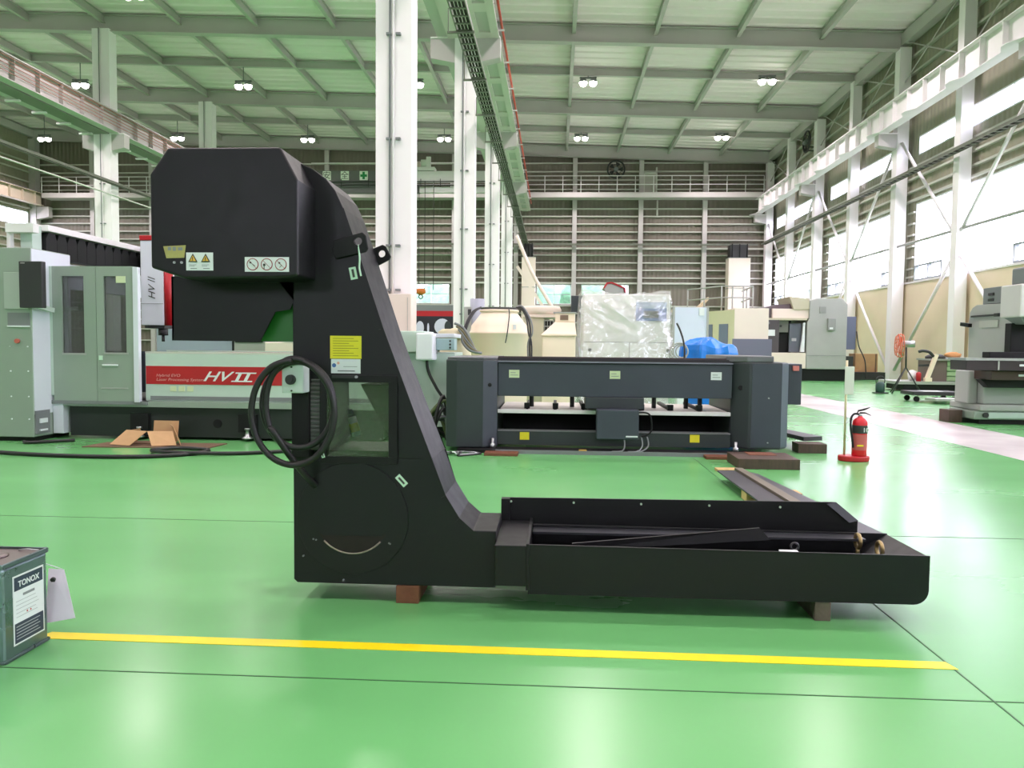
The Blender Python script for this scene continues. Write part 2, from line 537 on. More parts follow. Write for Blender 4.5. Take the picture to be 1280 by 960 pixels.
for r in ROWS[:-1]:
    yy = r + S / 2
    ibeam(MB(), (XLL, yy, roofz(XLL) - .02), (XR, yy, roofz(XR) - .02), .30, .16, .02).build('cross_beam', STEEL, ceiling)
px = .56
xs = [px + 2.98 * k for k in range(-10, 5)]
for x in xs:
    if XLL < x < XR:
        m_ = MB(); z = roofz(x)
        m_.box(x - .07, x + .07, YF, YB - .3, z - .33, z - .31); m_.box(x - .012, x + .012, YF, YB - .3, z - .31, z - .03); m_.box(x - .07, x + .07, YF, YB - .3, z - .03, z - .01)
        m_.build('purlin', STEEL, ceiling)
for x in (XR, XLL):
    z = roofz(x)
    box('eave_beam', (x - .12, x + .12, YF, YB - .3, z - .5, z - .05), STEEL, ceiling)

# columns -----------------------------------------------------------
def column(x, y, w, d, h, label, group, haunch=(), conduit=False, mat=COLW):
    c = thing('column', (x, y, 0), label, 'column', group, 'structure')
    box('shaft', (x - w / 2, x + w / 2, y - d / 2, y + d / 2, 0, h), mat, c)
    for (a, b, z0, z1) in haunch:
        m_ = MB(); s_ = 1 if b > a else -1
        m_.prism([(a, z0 - .12), (a, z1), (b, z1), (b, z0)], y - .18, y + .18)
        m_.build('haunch', STEEL, c)
        box('bearing_plate', (min(a, b), max(a, b) , y - .22, y + .22, z1, z1 + .03), mat, c)
    if conduit:
        MB().cyl((x - .05, y - d / 2 - .03, 0), (x - .05, y - d / 2 - .03, h), .014, 8).build('conduit', GREYM, c)
        MB().cyl((x + .0, y - d / 2 - .03, 0), (x + .0, y - d / 2 - .03, h), .018, 8).build('conduit', COLW, c)
        for z in (1.9, 2.55, 4.1, 5.6, 7.1):
            for dx in (-.1, .04):
                MB().box(x + dx, x + dx + .07, y - d / 2 - .06, y - d / 2, z, z + .03).build('clamp', GREYM, c)
    return c
for r in ROWS:
    if r < 0: continue
    rr = min(r, YB - .5)
    if 5 < r < 40:
        column(XC, rr, .53, .45, roofz(XC) - .6, 'white column of the middle row between two crane girders, %s from the end wall' % nth(r + S), 'middle row columns', [(XC + .265, -1.5, 8.5, 9.0), (XC - .265, -3.3, 8.5, 9.0)], True)
        column(XL, rr, .66, .5, roofz(XL) - .6, 'white column of the far row under the girder with conductor bars, %s from end wall' % nth(r + S), 'far row columns', [(XL + .33, -16.5, 8.5, 9.0), (XL - .33, -18.15, 8.5, 9.0)], True)
    column(XR, rr, .40, .40, roofz(XR) - .6, 'main white column between the tall side windows, %s from the end wall corner' % nth(r), 'main side wall columns', [(XR - .2, 11.58, 8.45, 8.85)])
    if r < 40:
        column(XR, rr + S / 2, .36, .36, roofz(XR) - .3, 'slimmer white column in front of a tall side window, %s from the end wall' % nth(r + S), 'slim side wall columns')
    column(XLL, rr, .45, .45, roofz(XLL) - .6, 'dim column of the far side wall, %s from the end wall' % nth(r), 'far wall columns', [(XLL + .22, -31.2, 8.7, 9.3)], mat=STEEL)

# braces on the right wall
def brace(a, b, r=.055):
    o = MB().cyl(a, b, r, 10).build('wall_brace', WHITE)
    return struct(o, 'white tubular brace slanting between the side wall columns', 'brace', 'side wall braces')
for a, b in BAYS[2:]:
    m_ = (a + b) / 2
    xb = XR - .06
    for yc in (a, b):
        sgn = 1 if yc == a else -1
        brace((xb, yc + .25 * sgn, 8.5), (xb, m_ - .22 * sgn, 4.75))
        brace((xb, m_ - .22 * sgn, 4.0), (xb, yc + .28 * sgn, .35))
    o = MB().cyl((XR - .05, a + .2, 4.82), (XR - .05, m_ - .18, 4.82), .05, 8).cyl((XR - .05, m_ + .18, 4.82), (XR - .05, b - .2, 4.82), .05, 8).build('window_strut', GREYP)
    struct(o, 'horizontal tube strut crossing a tall side window', 'strut', 'window struts')
    # thin rods above the crane girder
    for (p, q) in ((a, m_), (b, m_)):
        o = MB().cyl((XR, p, 12.2), (XR, q, 10.1), .025, 6).build('tie_rod', STEEL); struct(o, 'thin tie rod crossing the wall above the crane girder', 'tie rod', 'upper tie rods')
        o = MB().cyl((XR, q, 12.3), (XR, p, 10.6), .025, 6).build('tie_rod', STEEL); struct(o, 'thin tie rod crossing the wall above the crane girder', 'tie rod', 'upper tie rods')

# crane runways -----------------------------------------------------
def runway(xw, z0, z1, face, label, step=1.08, w=.36, mat=STEEL, y1=45.4):
    g = thing('crane_girder', (xw, 10, z0), label, 'crane girder', None, 'structure')
    m_ = MB()
    m_.box(xw - w / 2, xw + w / 2, YF, y1, z0, z0 + .03); m_.box(xw - w / 2, xw + w / 2, YF, y1, z1 - .03, z1); m_.box(xw - .012, xw + .012, YF, y1, z0 + .03, z1 - .03)
    m_.build('beam', mat, g)
    box('rail', (xw - .04, xw + .04, YF, y1, z1, z1 + .08), GREYM, g)
    first = None
    y = 8.0
    while y < y1:
        if first is None:
            first = box('stiffener', (xw + face * .012, xw + face * (w / 2 - .02), y - .012, y + .012, z0 + .03, z1 - .03) if face > 0 else (xw + face * (w / 2 - .02), xw + face * .012, y - .012, y + .012, z0 + .03, z1 - .03), mat, g)
            y_first = y
        else:
            dup_part(first, g, (0, y - y_first, 0))
        y += step
    return g
gr = runway(11.72, 8.88, 9.72, -1, 'pale crane girder with stiffener ribs running along the windowed side wall', mat=WHITE)
first = None
for i in range(13):
    y = 12 + i * 2.16 * 1.3
    if first is None: first = MB().prism([(11.52, y - .5), (11.30, y - .12), (11.30, y + .12), (11.52, y + .5)], 8.86, 8.885, 'z').build('bracket', WHITE, gr); yf = y
    else: dup_part(first, gr, (0, y - yf, 0))
runway(-1.85, 9.03, 9.76, 1, 'crane girder on the windowed bay side of the middle columns')
runway(-2.95, 9.03, 9.76, -1, 'crane girder on the inner bay side of the middle columns')
gl = runway(-16.85, 9.03, 9.80, 1, 'crane girder with reddish conductor bars on the far column row', 1.15)
runway(-17.85, 9.03, 9.80, -1, 'crane girder on the dim bay side of the far column row')
runway(-31.55, 9.35, 10.1, 1, 'crane girder along the dim far side wall', mat=M('tan_girder_paint', (190, 178, 160), .5, 0, .08, 1))
CB = M('conductor_bar_red', (150, 96, 82), .5)
for i in range(5):
    z = 9.22 + .115 * i
    MB().cyl((-16.62, YF, z), (-16.62, 45, z), .014, 6).build('conductor_bar', CB, gl)
# walkway soffits between the paired girders
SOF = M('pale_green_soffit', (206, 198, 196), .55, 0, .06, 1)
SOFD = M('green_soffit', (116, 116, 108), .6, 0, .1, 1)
wk = thing('girder_walkway', (XC, 10, 9.0), 'pale green walkway plate with slots between the middle row girders', 'walkway', None, 'structure')
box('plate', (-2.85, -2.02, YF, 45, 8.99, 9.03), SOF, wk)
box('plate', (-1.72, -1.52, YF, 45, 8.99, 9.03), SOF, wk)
first = None
y = 8.0
while y < 45:
    if first is None: first = box('cross_plate', (-2.02, -1.72, y, y + .45, 8.99, 9.03), SOF, wk); yf = y
    else: dup_part(first, wk, (0, y - yf, 0))
    y += 1.65
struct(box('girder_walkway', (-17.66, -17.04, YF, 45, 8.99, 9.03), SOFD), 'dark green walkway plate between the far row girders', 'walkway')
first = None
for i in range(24):
    y = 14 + i * 1.3
    if first is None: first = box('bracket', (-18.1, -17.6, y - .05, y + .05, 8.93, 8.99), WHITE, gl); yf = y
    else: dup_part(first, gl, (0, y - yf, 0))
# red pipe beside the middle girder
pipe = thing('red_pipe', (-1.5, 10, 9.5), 'thin red pipe running along the middle crane girder', 'pipe')
MB().cyl((-1.5, YF + .2, 9.5), (-1.5, 45.5, 9.5), .035, 8).build('pipe_run', M('rust_red_pipe', (178, 70, 48), .5, 0, .1, 2), pipe)
first = None
for i in range(16):
    y = 9 + i * 2.3
    if first is None: first = box('clip', (-1.66, -1.44, y, y + .1, 9.44, 9.46), WHITE, pipe); yf = y
    else: dup_part(first, pipe, (0, y - yf, 0))
# cable trays ------------------------------------------------------
CABLE = M('dark_cable', (48, 46, 42), .6)
def tray(name, a, b, w, label, rungs=True, cables=4):
    """ladder tray between two points at one height"""
    a, b = Vector(a), Vector(b)
    t = thing(name, tuple(a), label, 'cable tray')
    d = (b - a).normalized(); s_ = Vector((-d.y, d.x, 0))
    L = (b - a).length
    for k in (-1, 1):
        MB().bar(a + s_ * k * w / 2, b + s_ * k * w / 2, .02, .09).build('side_rail', GALV, t)
    first = None
    i = 0
    while i * .32 < L and rungs:
        p = a + d * (i * .32)
        if first is None: first = MB().bar(p - s_ * w / 2 - Vector((0, 0, .03)), p + s_ * w / 2 - Vector((0, 0, .03)), .05, .02).build('rung', GALV, t); pf = p
        else: dup_part(first, t, p - pf)
        i += 1
    for k in range(cables):
        o_ = (k - (cables - 1) / 2) * w / (cables + .6)
        MB().cyl(a + s_ * o_ + Vector((0, 0, .012)), b + s_ * o_ + Vector((0, 0, .012)), .026, 6).build('cable', CABLE, t)
    return t
t = tray('cable_tray', (-1.79, 8.0, 7.12), (-1.79, 45.3, 7.12), .30, 'ladder cable tray hung beside the middle row of columns')
first = None
for i in range(14):
    y = 9.5 + i * 2.6
    if first is None: first = MB().bar((-2.12, y, 7.05), (-1.6, y, 7.05), .04).bar((-2.1, y, 7.05), (-2.1, y, 7.5), .02).build('hanger', GALV, t); yf = y
    else: dup_part(first, t, (0, y - yf, 0))
tray('cable_tray', (12.02, 10.0, 7.12), (12.02, 45.3, 7.12), .24, 'cable tray crossing in front of the windowed side wall columns', cables=3)
tray('cable_tray', (11.8, 45.62, 7.12), (-31, 45.62, 7.12), .2, 'cable tray running across the end wall', False, 3)
tray('cable_tray', (-16.85, 10.0, 7.12), (-16.85, 45.3, 7.12), .2, 'cable tray running beside the far row of columns', False, 2)
tag(MB().cyl((-16.9, 10, 6.68), (-16.9, 45, 6.68), .03, 8).build('service_pipe', GIRT), 'thin pale pipe under the far row cable tray', 'pipe')

# catwalk on the end wall -------------------------------------------
def catwalk(xa, xb, label):
    c = thing('catwalk', ((xa + xb) / 2, 45.3, 9.75), label, 'catwalk', None, 'structure')
    box('deck', (xa, xb, 44.95, 45.85, 9.76, 10.05), STEEL, c)
    for z in (11.0, 10.5):
        MB().cyl((xa, 44.98, z), (xb, 44.98, z), .025, 6).build('handrail', WHITE, c)
    first = None
    n_ = int(round((xb - xa) / 1.07))
    for i in range(n_ + 1):
        x = xa + (xb - xa) * i / n_
        if first is None: first = MB().cyl((x, 44.98, 10.05), (x, 44.98, 11.0), .025, 6).build('rail_post', WHITE, c); xf = x
        else: dup_part(first, c, (x - xf, 0, 0))
catwalk(-1.75, 11.9, 'white railed catwalk high on the end wall between middle and side columns')
catwalk(-16.6, -3.1, 'white railed catwalk high on the end wall behind the bridge crane')
catwalk(-31.2, -18.1, 'white railed catwalk high on the dim end wall of the far bay')
# fans on the walls
def wallfan(c, axis, label):
    f = thing('exhaust_fan', (c[0], c[1], c[2] - .55), label, 'fan')
    m_ = MB(); m_.ring(c, .5, .05, axis, 24, 6); m_.ring(c, .3, .015, axis, 20, 5); m_.build('guard', DKGREY, f)
    m_ = MB()
    for i in range(5):
        a = 2 * PI * i / 5
        e = lambda q, r, w=0: (c[0] + (r * math.cos(q) if axis == 'y' else w), c[1] + (w if axis == 'y' else r * math.cos(q)), c[2] + r * math.sin(q))
        m_.add([e(a, .1), e(a - .35, .42, .06), e(a + .35, .42, -.02)], [(0, 1, 2), (2, 1, 0)])
        m_.bar(e(a, .1), e(a, .5), .02)
    m_.build('blade_wheel', DKGREY, f, fixn=False)
    MB().cyl((c[0], c[1] - .12, c[2]), (c[0], c[1] + .3, c[2]), .12, 12).build('motor', GREYM, f)
    for k in (-.35, .35):
        MB().bar((c[0] + (k if axis == 'y' else 0), c[1] + (0 if axis == 'y' else k), c[2] - .35), (c[0] + (k if axis == 'y' else .6), c[1] + (.75 if axis == 'y' else k), c[2] - .35), .05).build('bracket', DKGREY, f)
wallfan((3.45, 45.35, 11.45), 'y', 'dark round exhaust fan high on the end wall above the catwalk')
wallfan((12.3, 38.9, 11.3), 'x', 'dark exhaust fan high on the windowed side wall')
# access door frame and pipe on the end wall
d1 = thing('door_1', (5.6, 46.0, 10.05), 'narrow access door opening onto the end wall catwalk', 'door', None, 'structure')
box('door_leaf', (5.2, 5.85, 45.95, 46.05, 10.05, 11.3), M('pale_door_paint', (170, 168, 158), .5), d1)
m_ = MB(); m_.box(5.12, 5.2, 45.9, 46.08, 10.05, 11.4); m_.box(5.85, 5.93, 45.9, 46.08, 10.05, 11.7); m_.box(5.12, 5.93, 45.9, 46.08, 11.3, 11.4); m_.build('door_frame', GIRT, d1)
tag(MB().cyl((5.95, 45.85, 8.8), (5.95, 45.85, 9.74), .05, 8).build('drop_pipe', GIRT), 'short pale pipe dropping under the end wall catwalk', 'pipe')
# wall ducts
def duct(x0, x1, y0, y1, z1, label, dark=True):
    d = thing('air_duct', ((x0 + x1) / 2, y0, 0), label, 'duct')
    zz = 0
    for i, (a, b) in enumerate(((0, 3.2), (3.2, 4.55), (4.55, z1))):
        box('duct_section', (x0, x1, y0, y1, a, b - .02), CREAMP, d, .02)
        box('flange', (x0 - .02, x1 + .02, y0 - .02, y1, b - .03, b), GREYP, d)
    if dark:
        box('damper', (x0 + .1, x1 - .15, y0 + .05, y1, z1, z1 + .75), DKGREY, d)
        for x in (x0 + .2, (x0 + x1) / 2, x1 - .2):
            MB().cyl((x, y0 + .03, z1), (x, y0 + .03, z1 + .8), .03, 6).build('drop_cable', BLACK2, d)
    return d
duct(10.0, 11.25, 45.0, 45.8, 6.3, 'pale vertical duct on the end wall near the windowed corner')
duct(-2.0, -1.2, 44.9, 45.7, 6.3, 'pale vertical duct on the end wall beside the middle columns')
m_ = MB().bar((-2.2, 43.5, 5.6), (.95, 43.5, .8), .16).box(.85, 1.1, 43.4, 43.6, 0, .8); tag(m_.build('slanting_duct', CREAMP), 'slim white duct slanting down from a middle column', 'duct')

# bridge crane in the inner bay --------------------------------------
cr = thing('bridge_crane', (-9.9, 39.0, 8.8), 'bridge crane spanning the inner bay with safety signs on its girder', 'crane')
CRW = M('crane_pale_paint', (214, 210, 212), .45, 0, .05, 1)
CRD = M('crane_grey_tone', (96, 96, 96), .5, 0, .08, 1)  # darker grey on the left part of the crane
box('girder', (-16.7, -8.3, 38.8, 39.3, 9.25, 9.93), CRD, cr)
box('girder', (-8.3, -3.1, 38.8, 39.3, 9.42, 9.9), CRW, cr)
box('lower_beam', (-16.7, -7.0, 38.9, 39.2, 8.82, 9.2), CRD, cr)
box('lower_beam', (-7.0, -3.1, 38.9, 39.2, 8.84, 9.12), CRW, cr)
for z in (9.36, 9.18): MB().cyl((-16, 38.75, z), (-3.1, 38.75, z), .03, 6).build('festoon_rail', DKGREY, cr)
for x in (-11, -9.6, -6.9, -5.9, -4.9): MB().cyl((x, 38.75, 9.1), (x, 38.75, 9.5), .02, 6).build('hanger', DKGREY, cr)
MB().cyl((-12.6, 38.9, 10.33), (-3.1, 38.9, 10.33), .03, 6).build('handrail', WHITE, cr)
box('end_carriage', (-3.35, -2.85, 38.0, 40.2, 9.86, 10.15), CRW, cr); box('end_carriage', (-17.1, -16.6, 38.0, 40.2, 9.9, 10.15), CRD, cr)
tr_ = box('trolley', (-7.2, -6.2, 38.75, 39.35, 9.93, 10.1), CRW, cr)
MB().cyl((-7.35, 38.9, 10.25), (-6.95, 38.9, 10.25), .16, 12).build('hoist_motor', M('dusty_pink', (200, 180, 172), .5), tr_)
MB().cyl((-6.9, 38.9, 10.3), (-6.5, 38.9, 10.3), .2, 12).build('hoist_drum', CRW, tr_)
MB().box(-6.62, -6.4, 38.7, 38.85, 9.95, 10.6).build('hoist_cabinet', CRW, tr_)
for x in (-7.0, -6.7, -6.25): MB().cyl((x, 38.85, 3.9), (x, 38.85, 9.9), .018, 6).build('rope', CABLE, cr)
m_ = MB().lathe((-6.9, 38.85, 3.65), [(.02, .35), (.24, .28), (.26, .1), (.1, 0)], 12); hk = m_.build('hook_block', M('safety_orange', (206, 110, 36), .5), cr)
MB().ring((-6.9, 38.85, 3.55), .1, .03, 'y', 12, 6).build('hook', DKGREY, hk)
WS = M('sign_white', (222, 226, 218), .5)
for i, (x, ch) in enumerate(((-11.75, '安'), (-10.82, '全'), (-9.84, '+'))):
    p = box('sign_plate', (x - .21, x + .21, 38.76, 38.8, 9.45, 9.9), WS, cr)
    if ch == '+':
        MB().box(x - .06, x + .06, 38.745, 38.76, 9.49, 9.86).box(x - .17, x - .06, 38.745, 38.76, 9.61, 9.73).box(x + .06, x + .17, 38.745, 38.76, 9.61, 9.73).build('green_cross', GREENS, p)
    else:
        text('lettering', ch, (x, 38.755, 9.66), .42, INK, p)
box('capacity_plate', (-8.25, -7.3, 38.76, 38.8, 9.45, 9.88), M('pale_sign', (206, 212, 200), .5), cr)
box('plate_bar', (-8.1, -7.6, 38.74, 38.76, 9.64, 9.7), DKGREY, cr)

# lamps --------------------------------------------------------------
LAMPC = M('lamp_lens', (255, 250, 240), .4, emit=30.0)
LX = (8.75, 1.27, -6.15, -13.7, -21.05, -28.7)
LBAY = dict(zip(LX, ('windowed bay wall side', 'windowed bay column side', 'crane bay inner side', 'crane bay outer side', 'dim bay column side', 'dim bay wall side')))
def lamp(x, y, first=None):
    z = 12.28 if x > -18 else 12.4
    l = thing('high_bay_lamp', (x, y, z), 'twin high bay lamp, %s, %s row from end wall' % (LBAY[x], ORD[int(round((41.71 - y) / S))]), 'lamp', 'high bay lamps')
    MB().cyl((x, y, z + .2), (x, y, roofz(x) - .3), .02, 6).build('stem', GREYM, l)
    box('crossbar', (x - .36, x + .36, y - .04, y + .04, z + .18, z + .24), GREYM, l)
    for s_ in (-.21, .21):
        hd = MB().lathe((x + s_, y, z), [(.17, .02), (.17, .1), (.07, .2)], 16).build('housing', GREYM, l)
        MB().lathe((x + s_, y, z), [(.0, -.16), (.08, -.14), (.135, -.09), (.165, .0), (.165, .02)], 16).build('lens', LAMPC, hd)
    ld = bpy.data.lights.new('lamp_light', 'SPOT')
    ld.energy = LAMP_W * 4
    ld.color = (1.0, .84, .90)
    ld.shadow_soft_size = .4
    ld.spot_size, ld.spot_blend = math.radians(150), .6
    lo = bpy.data.objects.new('lamp_light', ld)
    COL.objects.link(lo)
    lo.parent = l
    lo.location = (0, 0, -.25)
LX = (8.75, 1.27, -6.15, -13.7, -21.05, -28.7)
for r in [r_ + S / 2 for r_ in ROWS[:-1]]:
    for x in LX:
        lamp(x, r)

# ================================================================== CHIP CONVEYOR (the black machine in front)
cv = thing('chip_conveyor', (-.3, 3.35, .075), 'large black chip conveyor with upright tower and long low trough', 'conveyor')
FY, BY = 3.20, 3.56
# tower: outline in x,z with an inspection opening left clear through it
tw = MB()
tw.prism([(-1.12, .095), (-1.105, .08), (-.24, .08), (-.24, .325), (-.34, .325), (-.40, .378), (-.46, .475), (-.515, .63), (-1.12, .63)], FY, BY)   # foot
tw.prism([(-.70, .63), (-.515, .63), (-.59, .815), (-.648, .965), (-.70, .965)], FY, BY)                       # right of opening
tw.prism([(-1.12, .63), (-.975, .63), (-.975, .965), (-1.12, .965)], FY + .04, BY)                             # left of opening (behind the louvre)
tw.prism([(-1.12, .965), (-.648, .965), (-.73, 1.185), (-.86, 1.575), (-.90, 1.69), (-.935, 1.765), (-.975, 1.815), (-1.03, 1.855), (-1.10, 1.885), (-1.2, 1.9), (-1.2, 1.4), (-1.12, 1.30)], FY, BY)
tw.prism([(-.835, .945), (-.70, .70), (-.70, .945)], FY + .03, BY - .005)                                       # slanted inner guide
tw.box(-.975, -.70, FY + .04, BY, .63, .655)
tower = tw.build('tower', BLACK, cv, .004, 2)
# flange strip along the sloping front edge of the tower
edge = [(-.34, .325), (-.40, .378), (-.46, .475), (-.59, .815), (-.73, 1.185), (-.86, 1.575), (-.90, 1.69)]
m_ = MB()
for (a, b) in zip(edge, edge[1:]):
    dx, dz = b[0] - a[0], b[1] - a[1]; L = math.hypot(dx, dz); nx, nz = dz / L, -dx / L
    m_.prism([(a[0] - nx * .02, a[1] - nz * .02), (a[0] + nx * .003, a[1] + nz * .003), (b[0] + nx * .003, b[1] + nz * .003), (b[0] - nx * .02, b[1] - nz * .02)], FY - .004, FY)
m_.build('edge_strip', BLACK, tower)
# head cover
hp = [(-1.62, 1.415), (-1.62, 1.785), (-1.545, 1.89), (-1.09, 1.89), (-1.02, 1.762), (-1.02, 1.385), (-1.10, 1.378), (-1.48, 1.372)]
head = MB().prism(hp, 2.98, 3.26).build('head_cover', BLACK, cv, .009, 3)
MB().prism([(-1.6, 1.4), (-1.6, 1.77), (-1.53, 1.87), (-1.12, 1.87), (-1.12, 1.4)], 3.26, 3.60).build('drive_housing', BLACK, cv, .01)
# discharge chute under the head
m_ = MB()
m_.prism([(-1.65, 1.40), (-1.65, 1.125), (-1.262, 1.125), (-1.195, 1.252), (-1.13, 1.262), (-1.115, 1.30), (-1.115, 1.40)], FY, FY + .008)
m_.box(-1.65, -1.642, FY, BY, 1.125, 1.40)
m_.prism([(-1.65, 1.40), (-1.65, 1.125), (-1.30, 1.125), (-1.30, 1.40)], BY - .008, BY)
chute = m_.build('discharge_chute', BLACK, cv)
MB().prism([(-1.31, 1.125), (-1.115, 1.125), (-1.115, 1.30), (-1.31, 1.30)], FY + .06, FY + .07).build('green_inner_plate', GREENP, chute)  # even green tone on the chute's inner plate
# inspection window
wf = MB()
for b in ((-1.0, -.665, .605, .635), (-1.0, -.665, .955, .985), (-1.0, -.972, .635, .955), (-.703, -.665, .635, .955)):
    wf.box(b[0], b[1], FY - .012, FY, b[2], b[3])
win = wf.build('inspection_frame', BLACK2, cv, .002)
MB().box(-.972, -.703, FY - .004, FY - .001, .635, .955).build('glass_pane', DIRT_SHEEN, win)
box('hinge_bar', (-.945, -.838, FY - .02, FY - .01, .972, .985), DKGREY, win)
MB().cyl((-.84, FY - .022, .978), (-.84, FY - .01, .978), .006, 8).build('screw', SILVER, win)
# louvre beside the window
lv = box('louvre_panel', (-1.045, -.98, FY + .005, FY + .04, .66, .985), LOUV, cv)
first = None
for i in range(17):
    z = .672 + i * .018
    if first is None: first = MB().prism([(FY - .002, z), (FY + .006, z + .009), (FY + .006, z + .013), (FY - .002, z + .003)], -1.043, -.982, 'x').build('louvre_slat', LOUV, lv); zf = z
    else: dup_part(first, lv, (0, 0, z - zf))
box('upright_post', (-1.12, -1.045, FY - .02, FY + .04, .63, .965), BLACK2, cv, .003)
# round cover; dark raised plate paints the shade in its crescent opening
cx, cz = -.86, .368
disc = MB().cyl((cx, FY - .008, cz), (cx, FY, cz), .243, 48, sm=False).build('round_cover', BLACK, cv, .002)
arc = [(cx + .168 * math.cos(a), cz + .02 + .172 * math.sin(a)) for a in [PI + .48 + (PI - .96) * i / 16 for i in range(17)]]
MB().prism(arc + [(arc[-1][0] - .02, cz - .075), (arc[0][0] + .02, cz - .075)], FY - .010, FY - .0075).build('crescent_shade_plate', M('recess_shade', (28, 22, 18), .8, 0, .3, 20), disc)
MB().tube([(p[0], FY - .011, p[1]) for p in arc[2:-2]], .004, 6, 2).build('worn_rim', M('worn_steel', (150, 140, 128), .35, .8, .3, 30), disc)
for (x, z) in ((-1.03, .275), (-1.018, .272), (-.70, .265), (-.695, .262), (-1.075, .2), (-.9, .098)):
    MB().cyl((x, FY - .012, z), (x, FY, z), .004, 6).build('bolt', GREYM, disc)
# lifting lugs
def lug(pts, hole, y0, y1):
    m_ = MB().prism(pts, y0, y1)
    o = m_.build('lifting_lug', BLACK2, cv, .004)
    bm = bmesh.new()
    bmesh.ops.create_cone(bm, cap_ends=True, segments=20, radius1=.017, radius2=.017, depth=.2)
    bmesh.ops.rotate(bm, verts=bm.verts, matrix=Matrix.Rotation(PI / 2, 3, 'X'))
    bmesh.ops.translate(bm, verts=bm.verts, vec=Vector((hole[0], (y0 + y1) / 2, hole[1])) - LOC[o])
    me = bpy.data.meshes.new('cutter'); bm.to_mesh(me); bm.free()
    c = bpy.data.objects.new('cutter', me); COL.objects.link(c)
    c.parent = cv
    md = o.modifiers.new('hole', 'BOOLEAN'); md.object = c; md.operation = 'DIFFERENCE'
    dg = bpy.context.evaluated_depsgraph_get()
    me2 = bpy.data.meshes.new_from_object(o.evaluated_get(dg))
    o.modifiers.clear(); o.data = me2
    bpy.data.objects.remove(c)
lug([(-.945, 1.515), (-.935, 1.555), (-.815, 1.588), (-.80, 1.575), (-.79, 1.52), (-.80, 1.505), (-.93, 1.475)], (-.833, 1.55), FY - .016, FY)
lug([(-.90, 1.50), (-.90, 1.55), (-.815, 1.585), (-.80, 1.578), (-.775, 1.53), (-.782, 1.515), (-.85, 1.48)], (-.818, 1.543), BY, BY + .016)
# trough
TY, TB = 3.13, 3.53
m_ = MB()
corner = [(1.53 - .06 + .06 * math.cos(a), .14 - .06 + .06 + .06 * math.sin(a) - .06 + .0) for a in [-PI / 2 + PI / 2 * i / 6 for i in range(7)]]
corner = [(1.47 + .06 * math.sin(PI / 2 * i / 6), .14 - .06 * math.cos(PI / 2 * i / 6)) for i in range(7)]
side = [(-.10, .08)] + corner + [(1.53, .283), (-.10, .29)]
m_.prism(side, TY, TY + .01)
m_.prism([(p[0], p[1] - (.008 if p[1] > .2 else 0)) for p in side], TB, TB + .01)
m_.prism([(-.1, .08)] + corner + [(1.53, .27), (1.522, .27), (1.52, .14), (1.468, .09), (-.1, .09)], TY + .01, TB)
trough = m_.build('trough', BLACK, cv, .003)
MB().box(-.09, 1.40, 3.44, TB, .258, .268).build('inner_flange', M('lit_black_steel', (52, 54, 58), .35, .2, .15, 8), trough)  # lighter tone paints the ceiling light caught by this flange
m_ = MB().add([(1.525, TY + .01, .278), (1.525, TB, .272), (1.38, TB, .19), (1.38, TY + .01, .19)], [(0, 1, 2, 3)])
m_.add([(1.525, TY + .01, .268), (1.525, TB, .262), (1.38, TB, .18), (1.38, TY + .01, .18)], [(3, 2, 1, 0)])
m_.build('end_ramp', BLACK, trough, fixn=False)
m_ = MB()
m_.box(-.24, -.10, 3.118, 3.58, .115, .287)
col_ = m_.build('trough_collar', BLACK, cv, .004)
box('collar_lip', (-.108, -.094, 3.112, 3.60, .10, .297), BLACK, col_, .002)
# raised back plate with chamfered end and flange
bp_ = [(-.245, .08), (-.245, .388), (1.325, .398), (1.43, .312), (1.43, .08)]
back = MB().prism(bp_, 3.615, 3.627).build('back_plate', BLACK, cv, .002)
MB().add([(1.28, 3.600, .392), (1.385, 3.600, .306), (1.432, 3.614, .313), (1.327, 3.614, .399)] + [(1.28, 3.604, .390), (1.385, 3.604, .304), (1.432, 3.618, .311), (1.327, 3.618, .397)], [(0, 1, 2, 3), (7, 6, 5, 4), (0, 1, 5, 4), (1, 2, 6, 5), (2, 3, 7, 6), (3, 0, 4, 7)]).build('chamfer_flange', M('lit_black_steel', (52, 54, 58), .35, .2, .15, 8), back)  # lighter tone paints how the bent flange takes the light
MB().box(-.245, -.205, 3.58, 3.612, .285, .388).build('end_flange', BLACK, back)
SL = M('slot_brightness', (190, 214, 190), .5)  # pale discs paint the bright floor seen through the holes
for x in (-.20, .10, .42, .74, 1.07):
    MB().cyl((x, 3.610, .37), (x, 3.616, .37), .0055, 8).build('bright_slot_disc', SL, back)
# end eyebolts and fittings in the trough
for (x, y) in ((1.36, 3.43), (1.40, 3.30)):
    e = MB().ring((x, y, .262), .030, .009, 'x', 18, 8).build('eye_bolt', BRASS, cv); MB().cyl((x, y, .19), (x, y, .235), .009, 8).build('bolt_shank', BRASS, e)
ft = box('white_fitting', (.955, 1.03, 3.20, 3.23, .235, .268), WLAB, trough)
MB().ring((1.03, 3.26, .275), .016, .005, 'y', 12, 6).build('wire_loop', DKGREY, trough)
